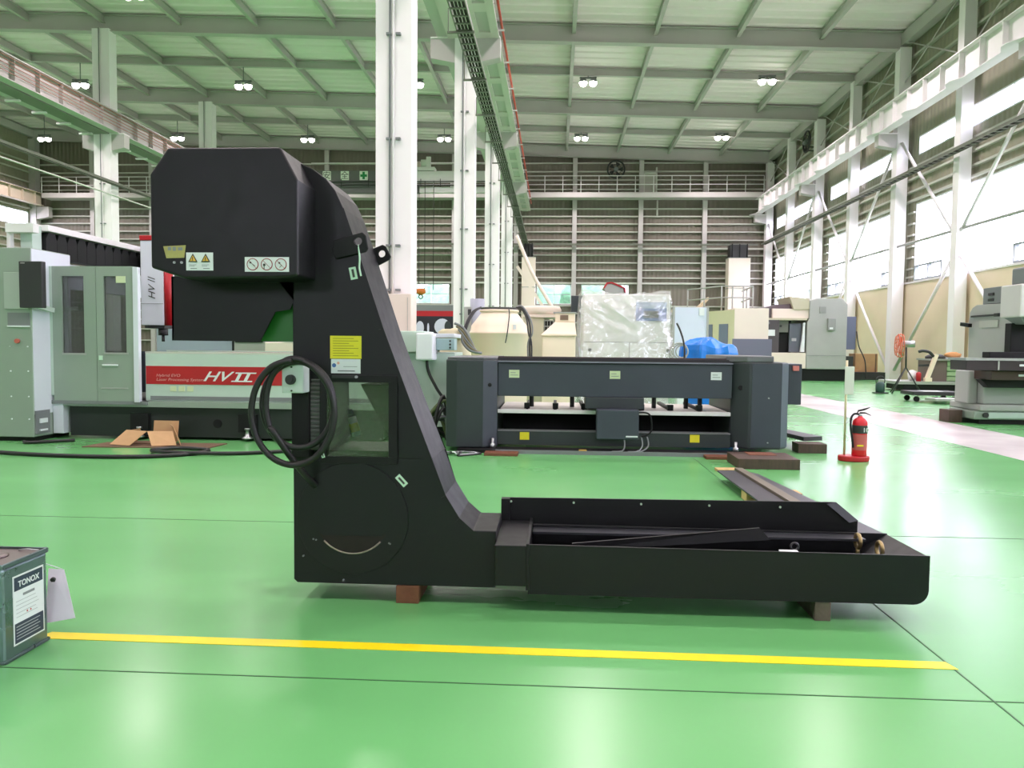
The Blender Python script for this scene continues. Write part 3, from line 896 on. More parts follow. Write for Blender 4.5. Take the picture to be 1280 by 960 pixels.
# labels on the head and tower
HY = 2.98
def label(name, x0, x1, z0, z1, y, mat, parent):
    return MB().box(x0, x1, y - .0015, y, z0, z1).build(name, mat, parent)
tp = MB().prism([(-1.567, 1.50), (-1.475, 1.505), (-1.482, 1.455), (-1.555, 1.453)], HY - .002, HY).build('tape_patch', TAPE, head)
MB().box(-1.548, -1.535, HY - .003, HY - .002, 1.484, 1.498).box(-1.528, -1.515, HY - .003, HY - .002, 1.482, 1.498).box(-1.506, -1.488, HY - .003, HY - .002, 1.484, 1.496).build('smudged_print', M('grey_print', (130, 136, 140), .6), tp)
for x in (-1.522, -1.492): MB().cyl((x, HY - .006, 1.436), (x, HY, 1.436), .005, 8).build('screw', SILVER, head)
wl = label('warning_label', -1.474, -1.364, 1.405, 1.476, HY, WLAB, head)
for x in (-1.446, -1.394):
    MB().prism([(x - .019, 1.438), (x + .019, 1.438), (x, 1.472)], HY - .003, HY - .0018).build('warning_triangle', INK, wl)
    MB().prism([(x - .0125, 1.442), (x + .0125, 1.442), (x, 1.464)], HY - .0042, HY - .0031).build('triangle_field', M('amber_print', (226, 180, 70), .5), wl)
    MB().box(x - .0015, x + .0015, HY - .0052, HY - .0043, 1.4465, 1.458).box(x - .0015, x + .0015, HY - .0052, HY - .0043, 1.443, 1.445).build('exclamation_mark', INK, wl)
    MB().box(x - .016, x + .014, HY - .0025, HY - .0016, 1.4265, 1.4282).box(x - .016, x + .006, HY - .0025, HY - .0016, 1.4215, 1.4232).box(x - .010, x + .016, HY - .0025, HY - .0016, 1.411, 1.414).build('printed_line', M('grey_print', (130, 136, 140), .6), wl)
pl_ = label('prohibition_label', -1.235, -1.056, 1.401, 1.459, HY, WLAB, head)
RP = M('dark_red_print', (150, 50, 66), .5)
for i, x in enumerate((-1.203, -1.146, -1.089)):
    MB().ring((x, HY - .002, 1.430), .0225, .0018, 'y', 24, 4).bar((x - .016, HY - .0025, 1.446), (x + .016, HY - .0025, 1.414), .003, .001).build('prohibition_ring', RP, pl_)
    if i == 0: MB().cyl((x - .009, HY - .0026, 1.437), (x - .009, HY - .0016, 1.437), .004, 8).bar((x - .009, HY - .002, 1.437), (x + .010, HY - .002, 1.424), .006, .001).build('hand_pictogram', INK, pl_)
    if i == 1: MB().cyl((x - .010, HY - .0026, 1.428), (x - .010, HY - .0016, 1.428), .0055, 8).bar((x - .010, HY - .002, 1.428), (x - .010, HY - .002, 1.412), .008, .001).build('person_pictogram', INK, pl_)
    if i == 2: MB().cyl((x - .006, HY - .0026, 1.436), (x - .006, HY - .0016, 1.436), .0038, 8).bar((x - .005, HY - .002, 1.434), (x + .003, HY - .002, 1.426), .005, .001).bar((x + .003, HY - .002, 1.426), (x - .005, HY - .002, 1.418), .003, .001).build('climbing_pictogram', INK, pl_)
yl = label('yellow_notice', -.957, -.822, 1.055, 1.152, FY, YLAB, tower)
m_ = MB()
for k in range(8): m_.box(-.945, -.835 - .02 * (k % 3), FY - .0022, FY - .0016, 1.066 + k * .0105, 1.0685 + k * .0105)
m_.build('printed_text', INKY, yl)
w2 = label('maker_label', -.953, -.826, .992, 1.053, FY, WLAB, tower)
MB().cyl((-.94, FY - .0022, 1.026), (-.94, FY - .0016, 1.026), .009, 14).build('blue_emblem', BLUEP, w2)
MB().cyl((-.922, FY - .0022, 1.036), (-.922, FY - .0016, 1.036), .006, 12).build('pink_emblem', M('salmon_print', (226, 170, 156), .5), w2)
MB().box(-.925, -.85, FY - .0022, FY - .0016, 1.0, 1.005).box(-.90, -.84, FY - .0022, FY - .0016, 1.02, 1.022).build('printed_text', M('grey_print', (130, 136, 140), .6), w2)
def sticker(x, z, w, h, ang, name='sticker', y=FY):
    def R(px_, pz): return (x + px_ * math.cos(ang) - pz * math.sin(ang), z + px_ * math.sin(ang) + pz * math.cos(ang))
    s_ = MB().prism([R(-w / 2, -h / 2), R(w / 2, -h / 2), R(w / 2, h / 2), R(-w / 2, h / 2)], y - .0015, y).build(name, PALE_G, tower)
    MB().prism([R(-w / 6, -h / 3), R(w / 6, -h / 3), R(w / 6, h / 3), R(-w / 6, h / 3)], y - .0025, y - .0016).build('sticker_mark', INK, s_)
sticker(-.857, 1.417, .03, .052, .2)
sticker(-.648, .535, .026, .055, .75, y=FY)
sticker(-.985, .645, .014, .03, .3, y=FY - .02)
MB().tube([(-.832, FY - .012, 1.535), (-.826, FY - .014, 1.48), (-.829, FY - .008, 1.44), (-.822, FY - .006, 1.405)], .0045, 6).build('cable_tie', PALE_G, cv)
# switch box
sb = box('switch_box', (-1.128, -1.035, 3.085, 3.165, .912, 1.032), WLAB, cv, .006)
MB().cyl((-1.087, 3.07, .968), (-1.087, 3.085, .968), .021, 16).cyl((-1.087, 3.06, .972), (-1.087, 3.075, .972), .013, 12).build('rotary_knob', DKGREY, sb)
for z in (1.02, .922): MB().cyl((-1.085, 3.08, z), (-1.085, 3.086, z), .004, 8).build('screw', DKGREY, sb)
box('box_mount', (-1.12, -1.04, 3.165, 3.24, .95, 1.0), BLACK2, sb)

# coil of thick cable hung over the switch box
pts = []
c0 = (-1.065, 3.05, .835)
def lp(a, rx, rz, dx=0, dz=0, dy=0): return (c0[0] + dx + rx * math.cos(a), c0[1] + dy, c0[2] + dz + rz * math.sin(a))
for i in range(12): pts.append(lp(PI / 2 + 2 * PI * i / 12, .172, .215, 0, 0, -.012))
for i in range(12): pts.append(lp(PI / 2 + 2 * PI * i / 12, .150, .178, .012, .03, .02))
for i in range(5): pts.append(lp(PI / 2 + 2 * PI * i / 12, .122, .190, .005, .03, .0))
pts += [(-1.145, 3.03, .76), (-1.09, 3.06, .66), (-1.045, 3.12, .57), (-1.02, 3.185, .51)]
coil = tag(MB().tube(pts, .0135, 10, 6).build('cable_coil', RUBBER), 'thick black cable coiled over the white switch box', 'cable')

# bottle seen through the inspection glass
bt = thing('spray_bottle', (-.905, 3.40, .655), 'small white and yellow bottle inside the conveyor inspection window', 'bottle')
ax = Vector((-.28, 0, .96)); p = Vector((-.895, 3.40, .70))
MB().cyl(p, p + ax * .09, .020, 12).build('bottle_body', WLAB, bt)
MB().cyl(p + ax * .02, p + ax * .06, .0206, 12, caps=False).build('bottle_label', YLAB, bt)
MB().cyl(p + ax * .09, p + ax * .125, .013, 10).build('cap', M('dark_blue_plastic', (40, 44, 110), .4), bt)

# loose bars lying in the trough
def bar_thing(name, pts4, th, label_, mat=BLACK):
    m_ = MB(); a = [Vector(p) for p in pts4]; 
    m_.add([tuple(p) for p in a] + [tuple(p + Vector(th)) for p in a], [(0, 1, 2, 3), (7, 6, 5, 4), (0, 1, 5, 4), (1, 2, 6, 5), (2, 3, 7, 6), (3, 0, 4, 7)])
    return tag(m_.build(name, mat), label_, 'steel bar')
bar_thing('steel_angle', [(.10, 3.30, .262), (.93, 3.43, .285), (.96, 3.43, .31), (.93, 3.43, .335)][:0] or [(.085, 3.22, .245), (.97, 3.40, .265), (.92, 3.40, .318), (.085, 3.22, .275)], (0, .012, 0), 'black steel guide plate lying slantwise in the conveyor trough')
# sleepers under the conveyor
bl = box('wooden_block', (-.672, -.572, 3.20, 3.56, 0, .078), WOOD, None, .004); tag(bl, 'reddish wooden block under the conveyor tower', 'block')
bl = box('wooden_block', (1.08, 1.145, 3.135, 3.52, 0, .078), M('weathered_wood', (96, 84, 74), .7, 0, .25, 12, .3, 60), None, .003); tag(bl, 'weathered grey block under the free end of the conveyor trough', 'block')

# ================================================================== METAL CAN
can = thing('metal_can', (-2.0, 2.585, 0), 'square grey tin can with a printed label standing on the yellow line end', 'can')
X0, X1, Ya, Yb = -2.118, -1.882, 2.465, 2.70
body = box('can_body', (X0, X1, Ya, Yb, 0, .335), TIN, can, .012)
m_ = MB()
for (a, b, c, d) in ((X0 - .004, X1 + .004, Ya - .004, Ya + .006), (X0 - .004, X1 + .004, Yb - .006, Yb + .004), (X0 - .004, X0 + .006, Ya + .006, Yb - .006), (X1 - .006, X1 + .004, Ya + .006, Yb - .006)):
    m_.box(a, b, c, d, .333, .349)
m_.build('top_rim', TIN, can, .003)
m_ = MB()
for (a, b, c, d) in ((X0 - .004, X1 + .004, Ya - .004, Ya + .006), (X0 - .004, X1 + .004, Yb - .006, Yb + .004), (X0 - .004, X0 + .006, Ya + .006, Yb - .006), (X1 - .006, X1 + .004, Ya + .006, Yb - .006)):
    m_.box(a, b, c, d, 0, .010)
m_.build('bottom_rim', TIN, can, .003)
box('lid', (X0 + .004, X1 - .004, Ya + .004, Yb - .004, .335, .342), TINTOP, can)
MB().lathe((-2.0, 2.585, .342), [(.045, 0), (.045, .006), (.03, .008)], 20).build('cap', TINTOP, can)
MB().tube([(-1.97, 2.67, .345), (-1.93, 2.66, .352), (-1.89, 2.665, .348)], .003, 6).build('wire_handle', SILVER, can)
L = MB().box(X1, X1 + .0015, 2.515, 2.675, .045, .292).build('paper_label', WLAB, can)
MB().box(X1 + .0015, X1 + .0022, 2.521, 2.669, .238, .286).build('label_heading', NAVY, L)
MB().box(X1 + .0015, X1 + .0022, 2.521, 2.669, .051, .122).build('label_footer', NAVY, L)
RX = (PI / 2, 0, PI / 2)
text('lettering', 'TONOX', (X1 + .0026, 2.595, .258), .029, WLAB, L, RX, bold=.0006)
MB().box(X1 + .0015, X1 + .0021, 2.565, 2.625, .212, .221).build('printed_text', M('grey_print', (130, 136, 140), .6), L)
m_ = MB()
for k in range(5): m_.box(X1 + .0015, X1 + .0021, 2.53, 2.63 + .008 * (k % 3), .198 - k * .014, .2 - k * .014)
m_.build('printed_text', M('pale_grey_print', (176, 182, 186), .6), L)
m_ = MB()
for k in range(5): m_.box(X1 + .0022, X1 + .0028, 2.528, 2.65 - .01 * (k % 2), .108 - k * .011, .1105 - k * .011)
m_.build('printed_text', M('pale_grey_print', (176, 182, 186), .6), L)
m_ = MB()
for k in range(2): m_.cyl((X1 + .0015, 2.585 + k * .018, .150), (X1 + .0022, 2.585 + k * .018, .150), .004, 4)
m_.build('hazard_mark', RED, L)
pn = MB()
pq = [(-1.905, 2.712, .055), (-1.788, 2.715, .078), (-1.868, 2.775, .243), (-1.93, 2.775, .245)]
pn.add(pq + [(x, y + .0008, z) for x, y, z in pq], [(0, 1, 2, 3), (7, 6, 5, 4), (0, 1, 5, 4), (1, 2, 6, 5), (2, 3, 7, 6), (3, 0, 4, 7)])
o = pn.build('paper_sheet', M('lavender_paper', (236, 228, 244), .6), can)
MB().cyl((-1.903, 2.757, .205), (-1.903, 2.765, .208), .010, 10).build('sheet_emblem', INK, o)
MB().cyl((-1.90, 2.705, .287), (-1.875, 2.774, .245), .002, 6).build('tag_string', WLAB, can)

# ================================================================== LASER MACHINE WITH RED STRIPE (left, behind)
hv = thing('laser_machine', (-4.2, 8.9, 0), 'large pale laser cutting machine with red stripe and sliding doors', 'machine')
# control cabinet
cb = MB().box(-6.75, -5.73, 8.05, 8.73, .05, 2.13).build('control_cabinet', MINTD, hv, .008)
box('cabinet_side', (-5.73, -5.722, 8.06, 8.72, .30, 2.12), LILAC, cb)
box('cabinet_plinth', (-6.7, -5.76, 8.09, 8.7, 0, .05), BLACK2, cb)
box('upper_door', (-6.03, -5.76, 8.035, 8.05, 1.46, 1.86), M('door_grey_green', (164, 174, 166), .45), cb, .004)
box('recess_panel', (-6.0, -5.75, 8.043, 8.05, 1.28, 1.42), GREYM, cb)
box('recess_lip', (-6.0, -5.75, 8.03, 8.05, 1.265, 1.28), WLAB, cb)
MB().cyl((-5.89, 8.02, 1.11), (-5.89, 8.05, 1.11), .025, 12).build('stop_button', M('worn_orange_red', (190, 96, 84), .5), cb)
first = None
for z in (1.05, .78, .5, .25):
    for x in (-5.98, -5.78):
        if first is None: first = MB().cyl((x, 8.042, z), (x, 8.05, z), .008, 8).build('panel_screw', WLAB, cb); q = (x, z)
        else: dup_part(first, cb, (x - q[0], 0, z - q[1]))
m_ = MB().box(-5.73, -5.715, 8.06, 8.30, .08, .34)
m_.build('vent_recess', GREYM, cb)
MB().box(-5.715, -5.70, 8.12, 8.24, .2, .25).box(-5.715, -5.70, 8.12, 8.24, .11, .13).build('vent_fitting', WLAB, cb)
box('cabinet_side', (-5.722, -5.60, 8.36, 8.74, .06, .42), LILAC, hv, .004)
# monitor
mon = box('monitor', (-5.78, -5.52, 7.93, 8.0, 1.47, 1.97), DKGREY, hv, .008)
box('monitor_badge', (-5.755, -5.71, 7.926, 7.93, 1.945, 1.955), GREYP, mon)
MB().bar((-5.66, 8.0, 1.5), (-5.66, 8.3, 1.46), .05).build('monitor_arm', MINT, mon)
# gantry with bellows running away from the viewer
g = MB().box(-6.02, -5.88, 8.30, 8.46, 1.2, 2.42).build('gantry_post', MINT, hv, .006)
MB().box(-6.12, -5.80, 8.20, 8.30, 2.32, 2.42).box(-6.12, -6.08, 8.22, 8.28, 1.5, 2.36).build('post_bracket', WHITE, g)
MB().box(-6.02, -5.80, 8.46, 11.6, 2.37, 2.44).build('gantry_rail', WHITE, hv, .004)
MB().box(-6.02, -5.93, 8.46, 11.4, 1.75, 2.05).build('gantry_beam', LILAC, hv)
first = None
for i in range(14):
    y = 8.48 + i * .19
    if first is None: first = MB().prism([(y, 2.07), (y + .185, 2.07), (y + .185, 2.28), (y + .15, 2.36), (y + .04, 2.36), (y, 2.28)], -5.96, -5.84, 'x').build('bellows_fold', BLACK2, hv); yf = y
    else: dup_part(first, hv, (0, y - yf, 0))
box('gantry_end', (-5.75, -5.45, 10.35, 10.9, 2.0, 2.42), DKGREY, hv, .005)
MB().box(-5.9, -5.2, 11.0, 11.3, 2.2, 2.3).box(-5.7, -5.4, 11.0, 11.2, 2.3, 2.4).build('gantry_cover', MINT, hv)
# processing head column
hd = MB().box(-5.36, -5.06, 9.6, 9.9, 1.33, 2.42).build('head_column', LILAC, hv, .01)
box('head_cap', (-5.365, -5.20, 9.59, 9.9, 2.42, 2.485), RED, hd, .008)
MB().cyl((-5.02, 9.66, 1.33), (-5.02, 9.66, 2.2), .055, 16).build('red_edge', RED, hd)
box('panel_seam', (-5.36, -5.06, 9.597, 9.6, 1.605, 1.61), GREYM, hd)
text('lettering', 'HV \u2161', (-5.205, 9.595, 1.80), .13, INK, hd, (PI / 2, -PI / 2, 0), shear=.35)
box('nozzle_block', (-5.32, -5.06, 9.62, 9.88, 1.29, 1.33), DKGREY, hd)
MB().cyl((-5.12, 9.7, 1.29), (-5.12, 9.7, 1.2), .06, 12).cyl((-5.12, 9.7, 1.2), (-5.12, 9.7, 1.12), .02, 10).build('nozzle', DKGREY, hd)
# sliding doors
DY = 8.34
def door(x0, x1, wx0, wx1, wz0, wz1, hand):
    m_ = MB()
    m_.box(x0, wx0, DY, DY + .05, .44, 1.96); m_.box(wx1, x1, DY, DY + .05, .44, 1.96)
    m_.box(wx0, wx1, DY, DY + .05, .44, wz0); m_.box(wx0, wx1, DY, DY + .05, wz1, 1.96)
    d = m_.build('sliding_door', MINTD, hv)
    box('door_glass', (wx0, wx1, DY + .02, DY + .026, wz0, wz1), TINT, d)
    box('glass_sill', (wx0, wx1 + .02, DY - .008, DY, wz0 - .02, wz0), GREYP, d)
    if hand:
        box('pull_handle', (wx0 - .02, wx0 + .16, DY - .02, DY, .838, .856), WLAB, d, .003)
        box('door_sticker', (wx1 - .11, wx1, DY - .004, DY, 1.775, 1.85), GLAB, d)
        box('door_latch', (wx0 - .06, wx0 - .02, DY - .01, DY, .905, .955), PALE_G, d)
        box('lower_lip', (x0 + .04, x1 - .08, DY - .006, DY, .578, .59), GREYP, d)
    return d
door(-5.69, -5.18, -5.58, -5.32, .98, 1.85, False)
door(-5.175, -4.74, -5.09, -4.83, .99, 1.85, True)
box('door_edge', (-4.74, -4.68, DY - .02, DY + .04, .43, 1.95), LILAC, hv, .004)
box('door_post', (-5.78, -5.69, DY, DY + .3, .5, 1.96), MINT, hv, .004)
box('door_rail', (-5.85, -4.6, DY, DY + .2, .40, .44), GREYM, hv)
box('guard_wall', (-5.7, -4.6, 9.02, 9.06, .5, 1.0), SLATE, hv)
# bed
bed = box('bed_panel', (-4.66, -1.92, 8.42, 8.46, .44, .985), MINT, hv, .006)
box('bed_ledge', (-5.6, -1.92, 8.36, 8.46, .375, .44), MINTD, bed)
box('bed_slot', (-4.6, -1.95, 8.412, 8.42, .455, .50), GREYM, bed)
box('red_stripe', (-4.65, -3.06, 8.414, 8.42, .635, .842), RED, bed)
text('lettering', 'HV', (-3.84, 8.411, .725), .155, WLAB, bed, shear=.45, sx=1.45, bold=.002)
sh_ = lambda x, z: (x + .45 * 1.2 * (z - .725), z)
m_ = MB()
for (a, b, c, d) in ((-3.63, -3.39, .765, .779), (-3.63, -3.39, .671, .685), (-3.59, -3.552, .685, .765), (-3.49, -3.452, .685, .765)):
    m_.prism([sh_(a, c), sh_(b, c), sh_(b, d), sh_(a, d)], 8.4105, 8.412)
m_.build('numeral', WLAB, bed)
text('small_lettering', 'Hybrid EVO', (-4.53, 8.411, .735), .045, M('pink_print', (222, 160, 160), .5), bed, align='LEFT', shear=.2, sx=1.25)
text('small_lettering', 'Laser Processing System', (-4.53, 8.411, .688), .045, M('pink_print', (222, 160, 160), .5), bed, align='LEFT', shear=.2, sx=1.25)
for x in (-4.37, -4.27, -4.17): box('bed_label', (x, x + .07, 8.414, 8.42, .555, .615), GLAB, bed)
box('bed_frame', (-5.5, -1.92, 8.5, 10.6, .05, .44), BLACK2, hv)
box('bed_base', (-5.57, -1.92, 8.44, 8.5, .03, .37), M('bed_black_green', (34, 40, 38), .5, 0, .1, 4), hv)
box('bed_back', (-5.5, -1.92, 10.5, 10.6, .44, 1.0), MINT, hv)
first = None
for i in range(12):
    x = -4.6 + i * .225
    if first is None: first = box('bed_slat', (x, x + .19, 8.5, 10.5, .95, .985), CARDD, hv); xf = x
    else: dup_part(first, hv, (x - xf, 0, 0))
box('bed_edge', (-4.66, -1.92, 8.42, 8.5, .985, 1.005), GIRT, hv)
for x in (-4.72, -3.46):
    f = MB().lathe((x, 8.38, .03), [(.06, 0), (.06, .015), (.03, .03), (.015, .1), (.03, .1), (.03, .12)], 14).build('levelling_foot', SILVER, hv)
    MB().box(x - .11, x + .1, 8.39, 8.44, .1, .30).build('foot_pocket', BLACK2, f)
MB().cyl((-3.83, 8.43, .19), (-3.83, 8.44, .19), .05, 16).build('base_hole', BLACK2, hv)
# things seen over the bed
def crate(name, b, mat, label_, cat, bevel=.01):
    return tag(box(name, b, mat, None, bevel), label_, cat)
mx = thing('tool_cabinet', (-7.0, 16.2, 0), 'grey white machine cabinet behind the laser machine bed', 'cabinet')
box('cabinet_body', (-8.6, -6.9, 16, 17, 0, 1.5), M('blue_grey_paint', (150, 158, 176), .5), mx, .02); box('cabinet_door', (-6.9, -6.2, 16, 16.8, 0, 1.42), GREYP, mx, .02); box('door_gap', (-6.92, -6.88, 15.98, 16, .1, 1.45), BLACK2, mx)
box('vent_strip', (-6.85, -6.25, 15.97, 16, 1.12, 1.3), BLACK2, mx)
mx = thing('chip_bin', (-5.2, 15.5, 0), 'pale bin of wrapped white parts behind the laser machine bed', 'bin')
box('bin_body', (-5.9, -4.7, 15.2, 16.0, 0, 1.13), CREAMP, mx, .02); MB().lathe((-5.4, 15.5, 1.13), [(.32, 0), (.28, .1), (.12, .17), (.0, .19)], 16).build('white_bundle', WHITE, mx)
mx = thing('press_brake', (-3.9, 15.8, 0), 'grey press unit with upright ribs behind the laser machine bed', 'machine')
box('press_body', (-4.6, -3.1, 15.6, 16.6, 0, 1.25), GREYP, mx, .02)
for i in range(5): box('press_rib', (-4.5 + i * .28, -4.38 + i * .28, 15.55, 15.6, .3, 1.32), GREYM, mx)
box('press_panel', (-3.2, -2.6, 15.5, 16.0, 0, 1.3), CARD, mx, .02)

# cardboard on the floor in front of the base
cbx = thing('open_carton', (-4.35, 8.0, .012), 'small opened cardboard carton with spread flaps beside the laser machine base', 'carton')
b0 = (-4.64, -4.18, 7.88, 8.16)
MB().box(-4.60, -4.22, 7.95, 8.15, .012, .02).build('carton_base', CARDD, cbx)
def flap(a, b, c, d, mat, name='flap'):
    n_ = (Vector(b) - Vector(a)).cross(Vector(d) - Vector(a)).normalized() * .004
    q = [Vector(v) for v in (a, b, c, d)]
    MB().add(q + [v + n_ for v in q], [(0, 1, 2, 3), (7, 6, 5, 4), (0, 1, 5, 4), (1, 2, 6, 5), (2, 3, 7, 6), (3, 0, 4, 7)]).build(name, mat, cbx)
flap((-4.72, 7.80, .02), (-4.48, 7.76, .015), (-4.34, 7.86, .16), (-4.60, 7.92, .165), CARD)
flap((-4.34, 7.86, .16), (-4.24, 7.76, .015), (-4.0, 7.82, .02), (-4.10, 7.94, .155), CARD)
flap((-4.10, 8.10, .02), (-3.96, 7.84, .02), (-4.12, 8.00, .20), (-4.20, 8.08, .22), CARD)
flap((-4.40, 8.08, .02), (-4.12, 8.08, .02), (-4.12, 8.12, .25), (-4.40, 8.12, .25), CARD, 'carton_wall')
flap((-4.60, 7.92, .02), (-4.60, 8.12, .02), (-4.56, 8.12, .16), (-4.58, 7.92, .16), CARD, 'carton_wall')
o = MB().prism([(-4.95, 7.68), (-3.62, 7.76), (-3.58, 8.12), (-4.9, 8.05)], .001, .011, 'z').build('flat_cardboard', CARDD); tag(o, 'flattened brown cardboard sheet under the opened carton', 'cardboard')
o = MB().tube([(-7.2, 7.6, .02), (-6.0, 7.28, .02), (-5.0, 7.02, .02), (-4.1, 6.98, .02), (-3.6, 7.2, .02), (-3.5, 7.5, .022), (-3.85, 7.62, .022), (-4.05, 7.42, .024), (-3.75, 7.22, .035), (-3.1, 7.35, .02), (-2.4, 7.75, .02), (-1.9, 8.05, .02)], .02, 8, 8).build('floor_cable', RUBBER)
tag(o, 'black power cable snaking over the green floor with one loop', 'cable')
tag(MB().tube([(-5.74, 7.9, .02), (-5.66, 7.85, .02), (-5.5, 7.95, .02), (-5.3, 8.1, .02)], .018, 8).build('short_cable', RUBBER), 'short black cable end by the control cabinet foot', 'cable')

# ================================================================== MINT MACHINE UNIT BEHIND THE TOWER
mm = thing('coolant_unit', (-1.9, 9.4, 0), 'mint coloured machine unit with white cover behind the conveyor tower', 'machine')
box('unit_body', (-1.86, -1.2, 9.1, 9.9, .12, 1.02), MINT, mm, .01)
box('unit_head', (-1.86, -1.55, 9.0, 9.7, 1.02, 1.275), MINT, mm, .01)
box('white_cover', (-1.62, -1.42, 8.8, 9.2, .93, 1.25), WLAB, mm, .02)
pn_ = box('button_panel', (-1.42, -1.2, 9.05, 9.3, 1.05, 1.19), M('teal_grey', (150, 178, 180), .45), mm, .006)
for z in (1.08, 1.12, 1.16): MB().cyl((-1.25, 9.04, z), (-1.25, 9.05, z), .012, 8).build('button', DKGREY, pn_)
box('unit_top', (-1.55, -1.2, 9.05, 9.7, 1.2, 1.25), LILAC, mm, .005)
box('unit_base', (-1.84, -1.22, 9.15, 9.85, 0, .12), BLACK2, mm)
MB().tube([(-1.52, 8.99, .95), (-1.5, 8.98, .8), (-1.4, 8.97, .6), (-1.3, 9.0, .42), (-1.25, 9.05, .1)], .018, 8).build('hose', DKGREY, mm)
tn = thing('cable_heap', (-1.35, 8.7, 0), 'dark heap of hoses and fittings between mint unit and dark cutting bed', 'hose heap')
for i in range(7):
    a = random.random() * 6
    MB().tube([(-1.5 + .05 * i, 8.6 + .04 * i, .03), (-1.42 + .06 * math.cos(a), 8.65, .16 + .1 * math.sin(a) ** 2), (-1.3 + .06 * math.sin(a), 8.72, .22 + .05 * i), (-1.22, 8.6 + .05 * i, .03)], .022, 7).build('hose', [DKGREY, GREYM, M('moss_hose', (84, 96, 60), .6)][i % 3], tn)

# ================================================================== DARK CUTTING BED (centre, behind)
db = thing('cutting_bed', (.65, 8.6, 0), 'long dark slate machine bed with end covers and pale table panels', 'machine')
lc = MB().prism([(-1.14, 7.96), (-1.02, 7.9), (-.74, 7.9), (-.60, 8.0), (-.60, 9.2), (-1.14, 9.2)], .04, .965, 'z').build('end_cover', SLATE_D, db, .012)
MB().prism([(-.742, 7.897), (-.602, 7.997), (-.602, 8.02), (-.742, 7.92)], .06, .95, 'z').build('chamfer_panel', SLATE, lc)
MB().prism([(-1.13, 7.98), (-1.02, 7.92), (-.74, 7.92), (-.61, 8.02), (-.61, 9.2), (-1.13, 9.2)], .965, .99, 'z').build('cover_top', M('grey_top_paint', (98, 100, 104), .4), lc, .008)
MB().cyl((-.675, 7.925, .70), (-.675, 7.96, .70), .02, 14).build('round_hole', BLACK2, lc)
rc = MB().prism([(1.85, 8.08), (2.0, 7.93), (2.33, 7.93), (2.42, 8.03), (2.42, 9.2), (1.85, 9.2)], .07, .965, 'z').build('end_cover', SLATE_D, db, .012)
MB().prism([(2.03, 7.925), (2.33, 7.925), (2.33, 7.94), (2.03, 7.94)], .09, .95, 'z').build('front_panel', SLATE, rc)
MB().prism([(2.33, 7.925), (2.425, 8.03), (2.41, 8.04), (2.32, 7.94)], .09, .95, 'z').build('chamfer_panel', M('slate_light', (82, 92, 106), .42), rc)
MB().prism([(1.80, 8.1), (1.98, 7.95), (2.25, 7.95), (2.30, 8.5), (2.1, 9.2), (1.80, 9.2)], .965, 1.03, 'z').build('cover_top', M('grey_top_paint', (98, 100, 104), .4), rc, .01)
MB().cyl((1.93, 7.985, .70), (1.93, 8.02, .70), .025, 14).build('round_hole', BLACK2, rc)
for z in (.14, .6): MB().cyl((2.2, 7.915, z), (2.2, 7.93, z), .008, 8).build('bolt', SILVER, rc)
sd = box('side_box', (2.42, 2.60, 8.15, 8.9, .52, .95), SLATE, db, .008)
MB().box(2.50, 2.56, 8.12, 8.15, .88, .93).build('pink_button', M('salmon', (200, 120, 112), .5), sd)
bm_ = box('front_beam', (-.60, 1.85, 8.03, 8.35, .58, .935), SLATE, db, .008)
box('beam_ledge', (-.60, 1.85, 8.0, 8.5, .94, .953), M('steel_ledge', (122, 126, 136), .35, .4), bm_)
box('beam_cap', (-.60, 1.85, 8.08, 8.5, .953, .985), M('cap_black', (30, 30, 32), .4), bm_)
box('cap_rail', (-.60, 1.85, 8.1, 8.16, .985, 1.0), M('dark_bronze_rail', (74, 60, 62), .35, .4), bm_)
hb = box('hanging_box', (.33, .94, 8.0, 8.4, .46, .58), SLATE_D, db, .006)
for x, mt in ((-.48, GLAB), (.58, GLAB), (1.63, WLAB)):
    l = box('beam_label', (x, x + .11, 8.024, 8.03, .775, .858), mt, bm_)
    MB().box(x + .015, x + .095, 8.021, 8.024, .80, .806).box(x + .015, x + .07, 8.021, 8.024, .825, .831).build('printed_text', M('grey_print', (130, 136, 140), .6), l)
# table panels
first = None
for i in range(8):
    x = -.58 + i * .305
    if first is None: first = box('table_panel', (x, x + .27, 8.12, 9.1, .415, .44), SLATW, db, .004); xf = x
    else: dup_part(first, db, (x - xf, 0, 0))
box('table_front_rail', (-.60, 1.85, 8.06, 8.11, .395, .435), WHITE, db, .004)
first = None
for i in range(7):
    x = -.31 + i * .305
    if first is None: first = MB().box(x, x + .035, 8.13, 9.05, .44, .47).box(x - .01, x + .05, 8.13, 8.2, .44, .5).build('black_clamp', BLACK2, db); xf = x
    else: dup_part(first, db, (x - xf, 0, 0))
for x in (-.25, .2, 1.1, 1.45, 1.6): MB().cyl((x, 8.45, .44), (x, 8.45, .58), .025, 8).build('support_pin', DKGREY, db)
box('lower_beam', (-.60, 1.85, 8.05, 8.2, .06, .205), M('green_black_paint', (44, 54, 52), .45, 0, .08, 4), db, .004)
box('lower_beam_edge', (-.60, 1.85, 8.04, 8.2, .205, .212), GREYM, db)
box('rear_web', (-.60, 1.85, 9.0, 9.1, .06, .40), BLACK2, db)
box('floor_channel', (-1.0, 2.1, 7.80, 8.05, 0, .035), BLACK2, db)
box('channel_edge', (-.6, 1.85, 7.78, 7.80, .0, .04), GREYM, db)
for x in (-.36, 1.43): MB().box(x, x + .10, 8.044, 8.05, .115, .195).build('yellow_notice', YLAB, db)
MB().box(.26, .34, 7.785, 7.80, .005, .055).build('pallet_mark', M('ochre', (190, 150, 80), .6), db)
jb = box('junction_box', (.44, .87, 7.82, 7.98, .16, .465), SLATE, db, .008)
MB().box(.74, .86, 7.815, 7.82, .185, .20).build('plate', WLAB, jb)
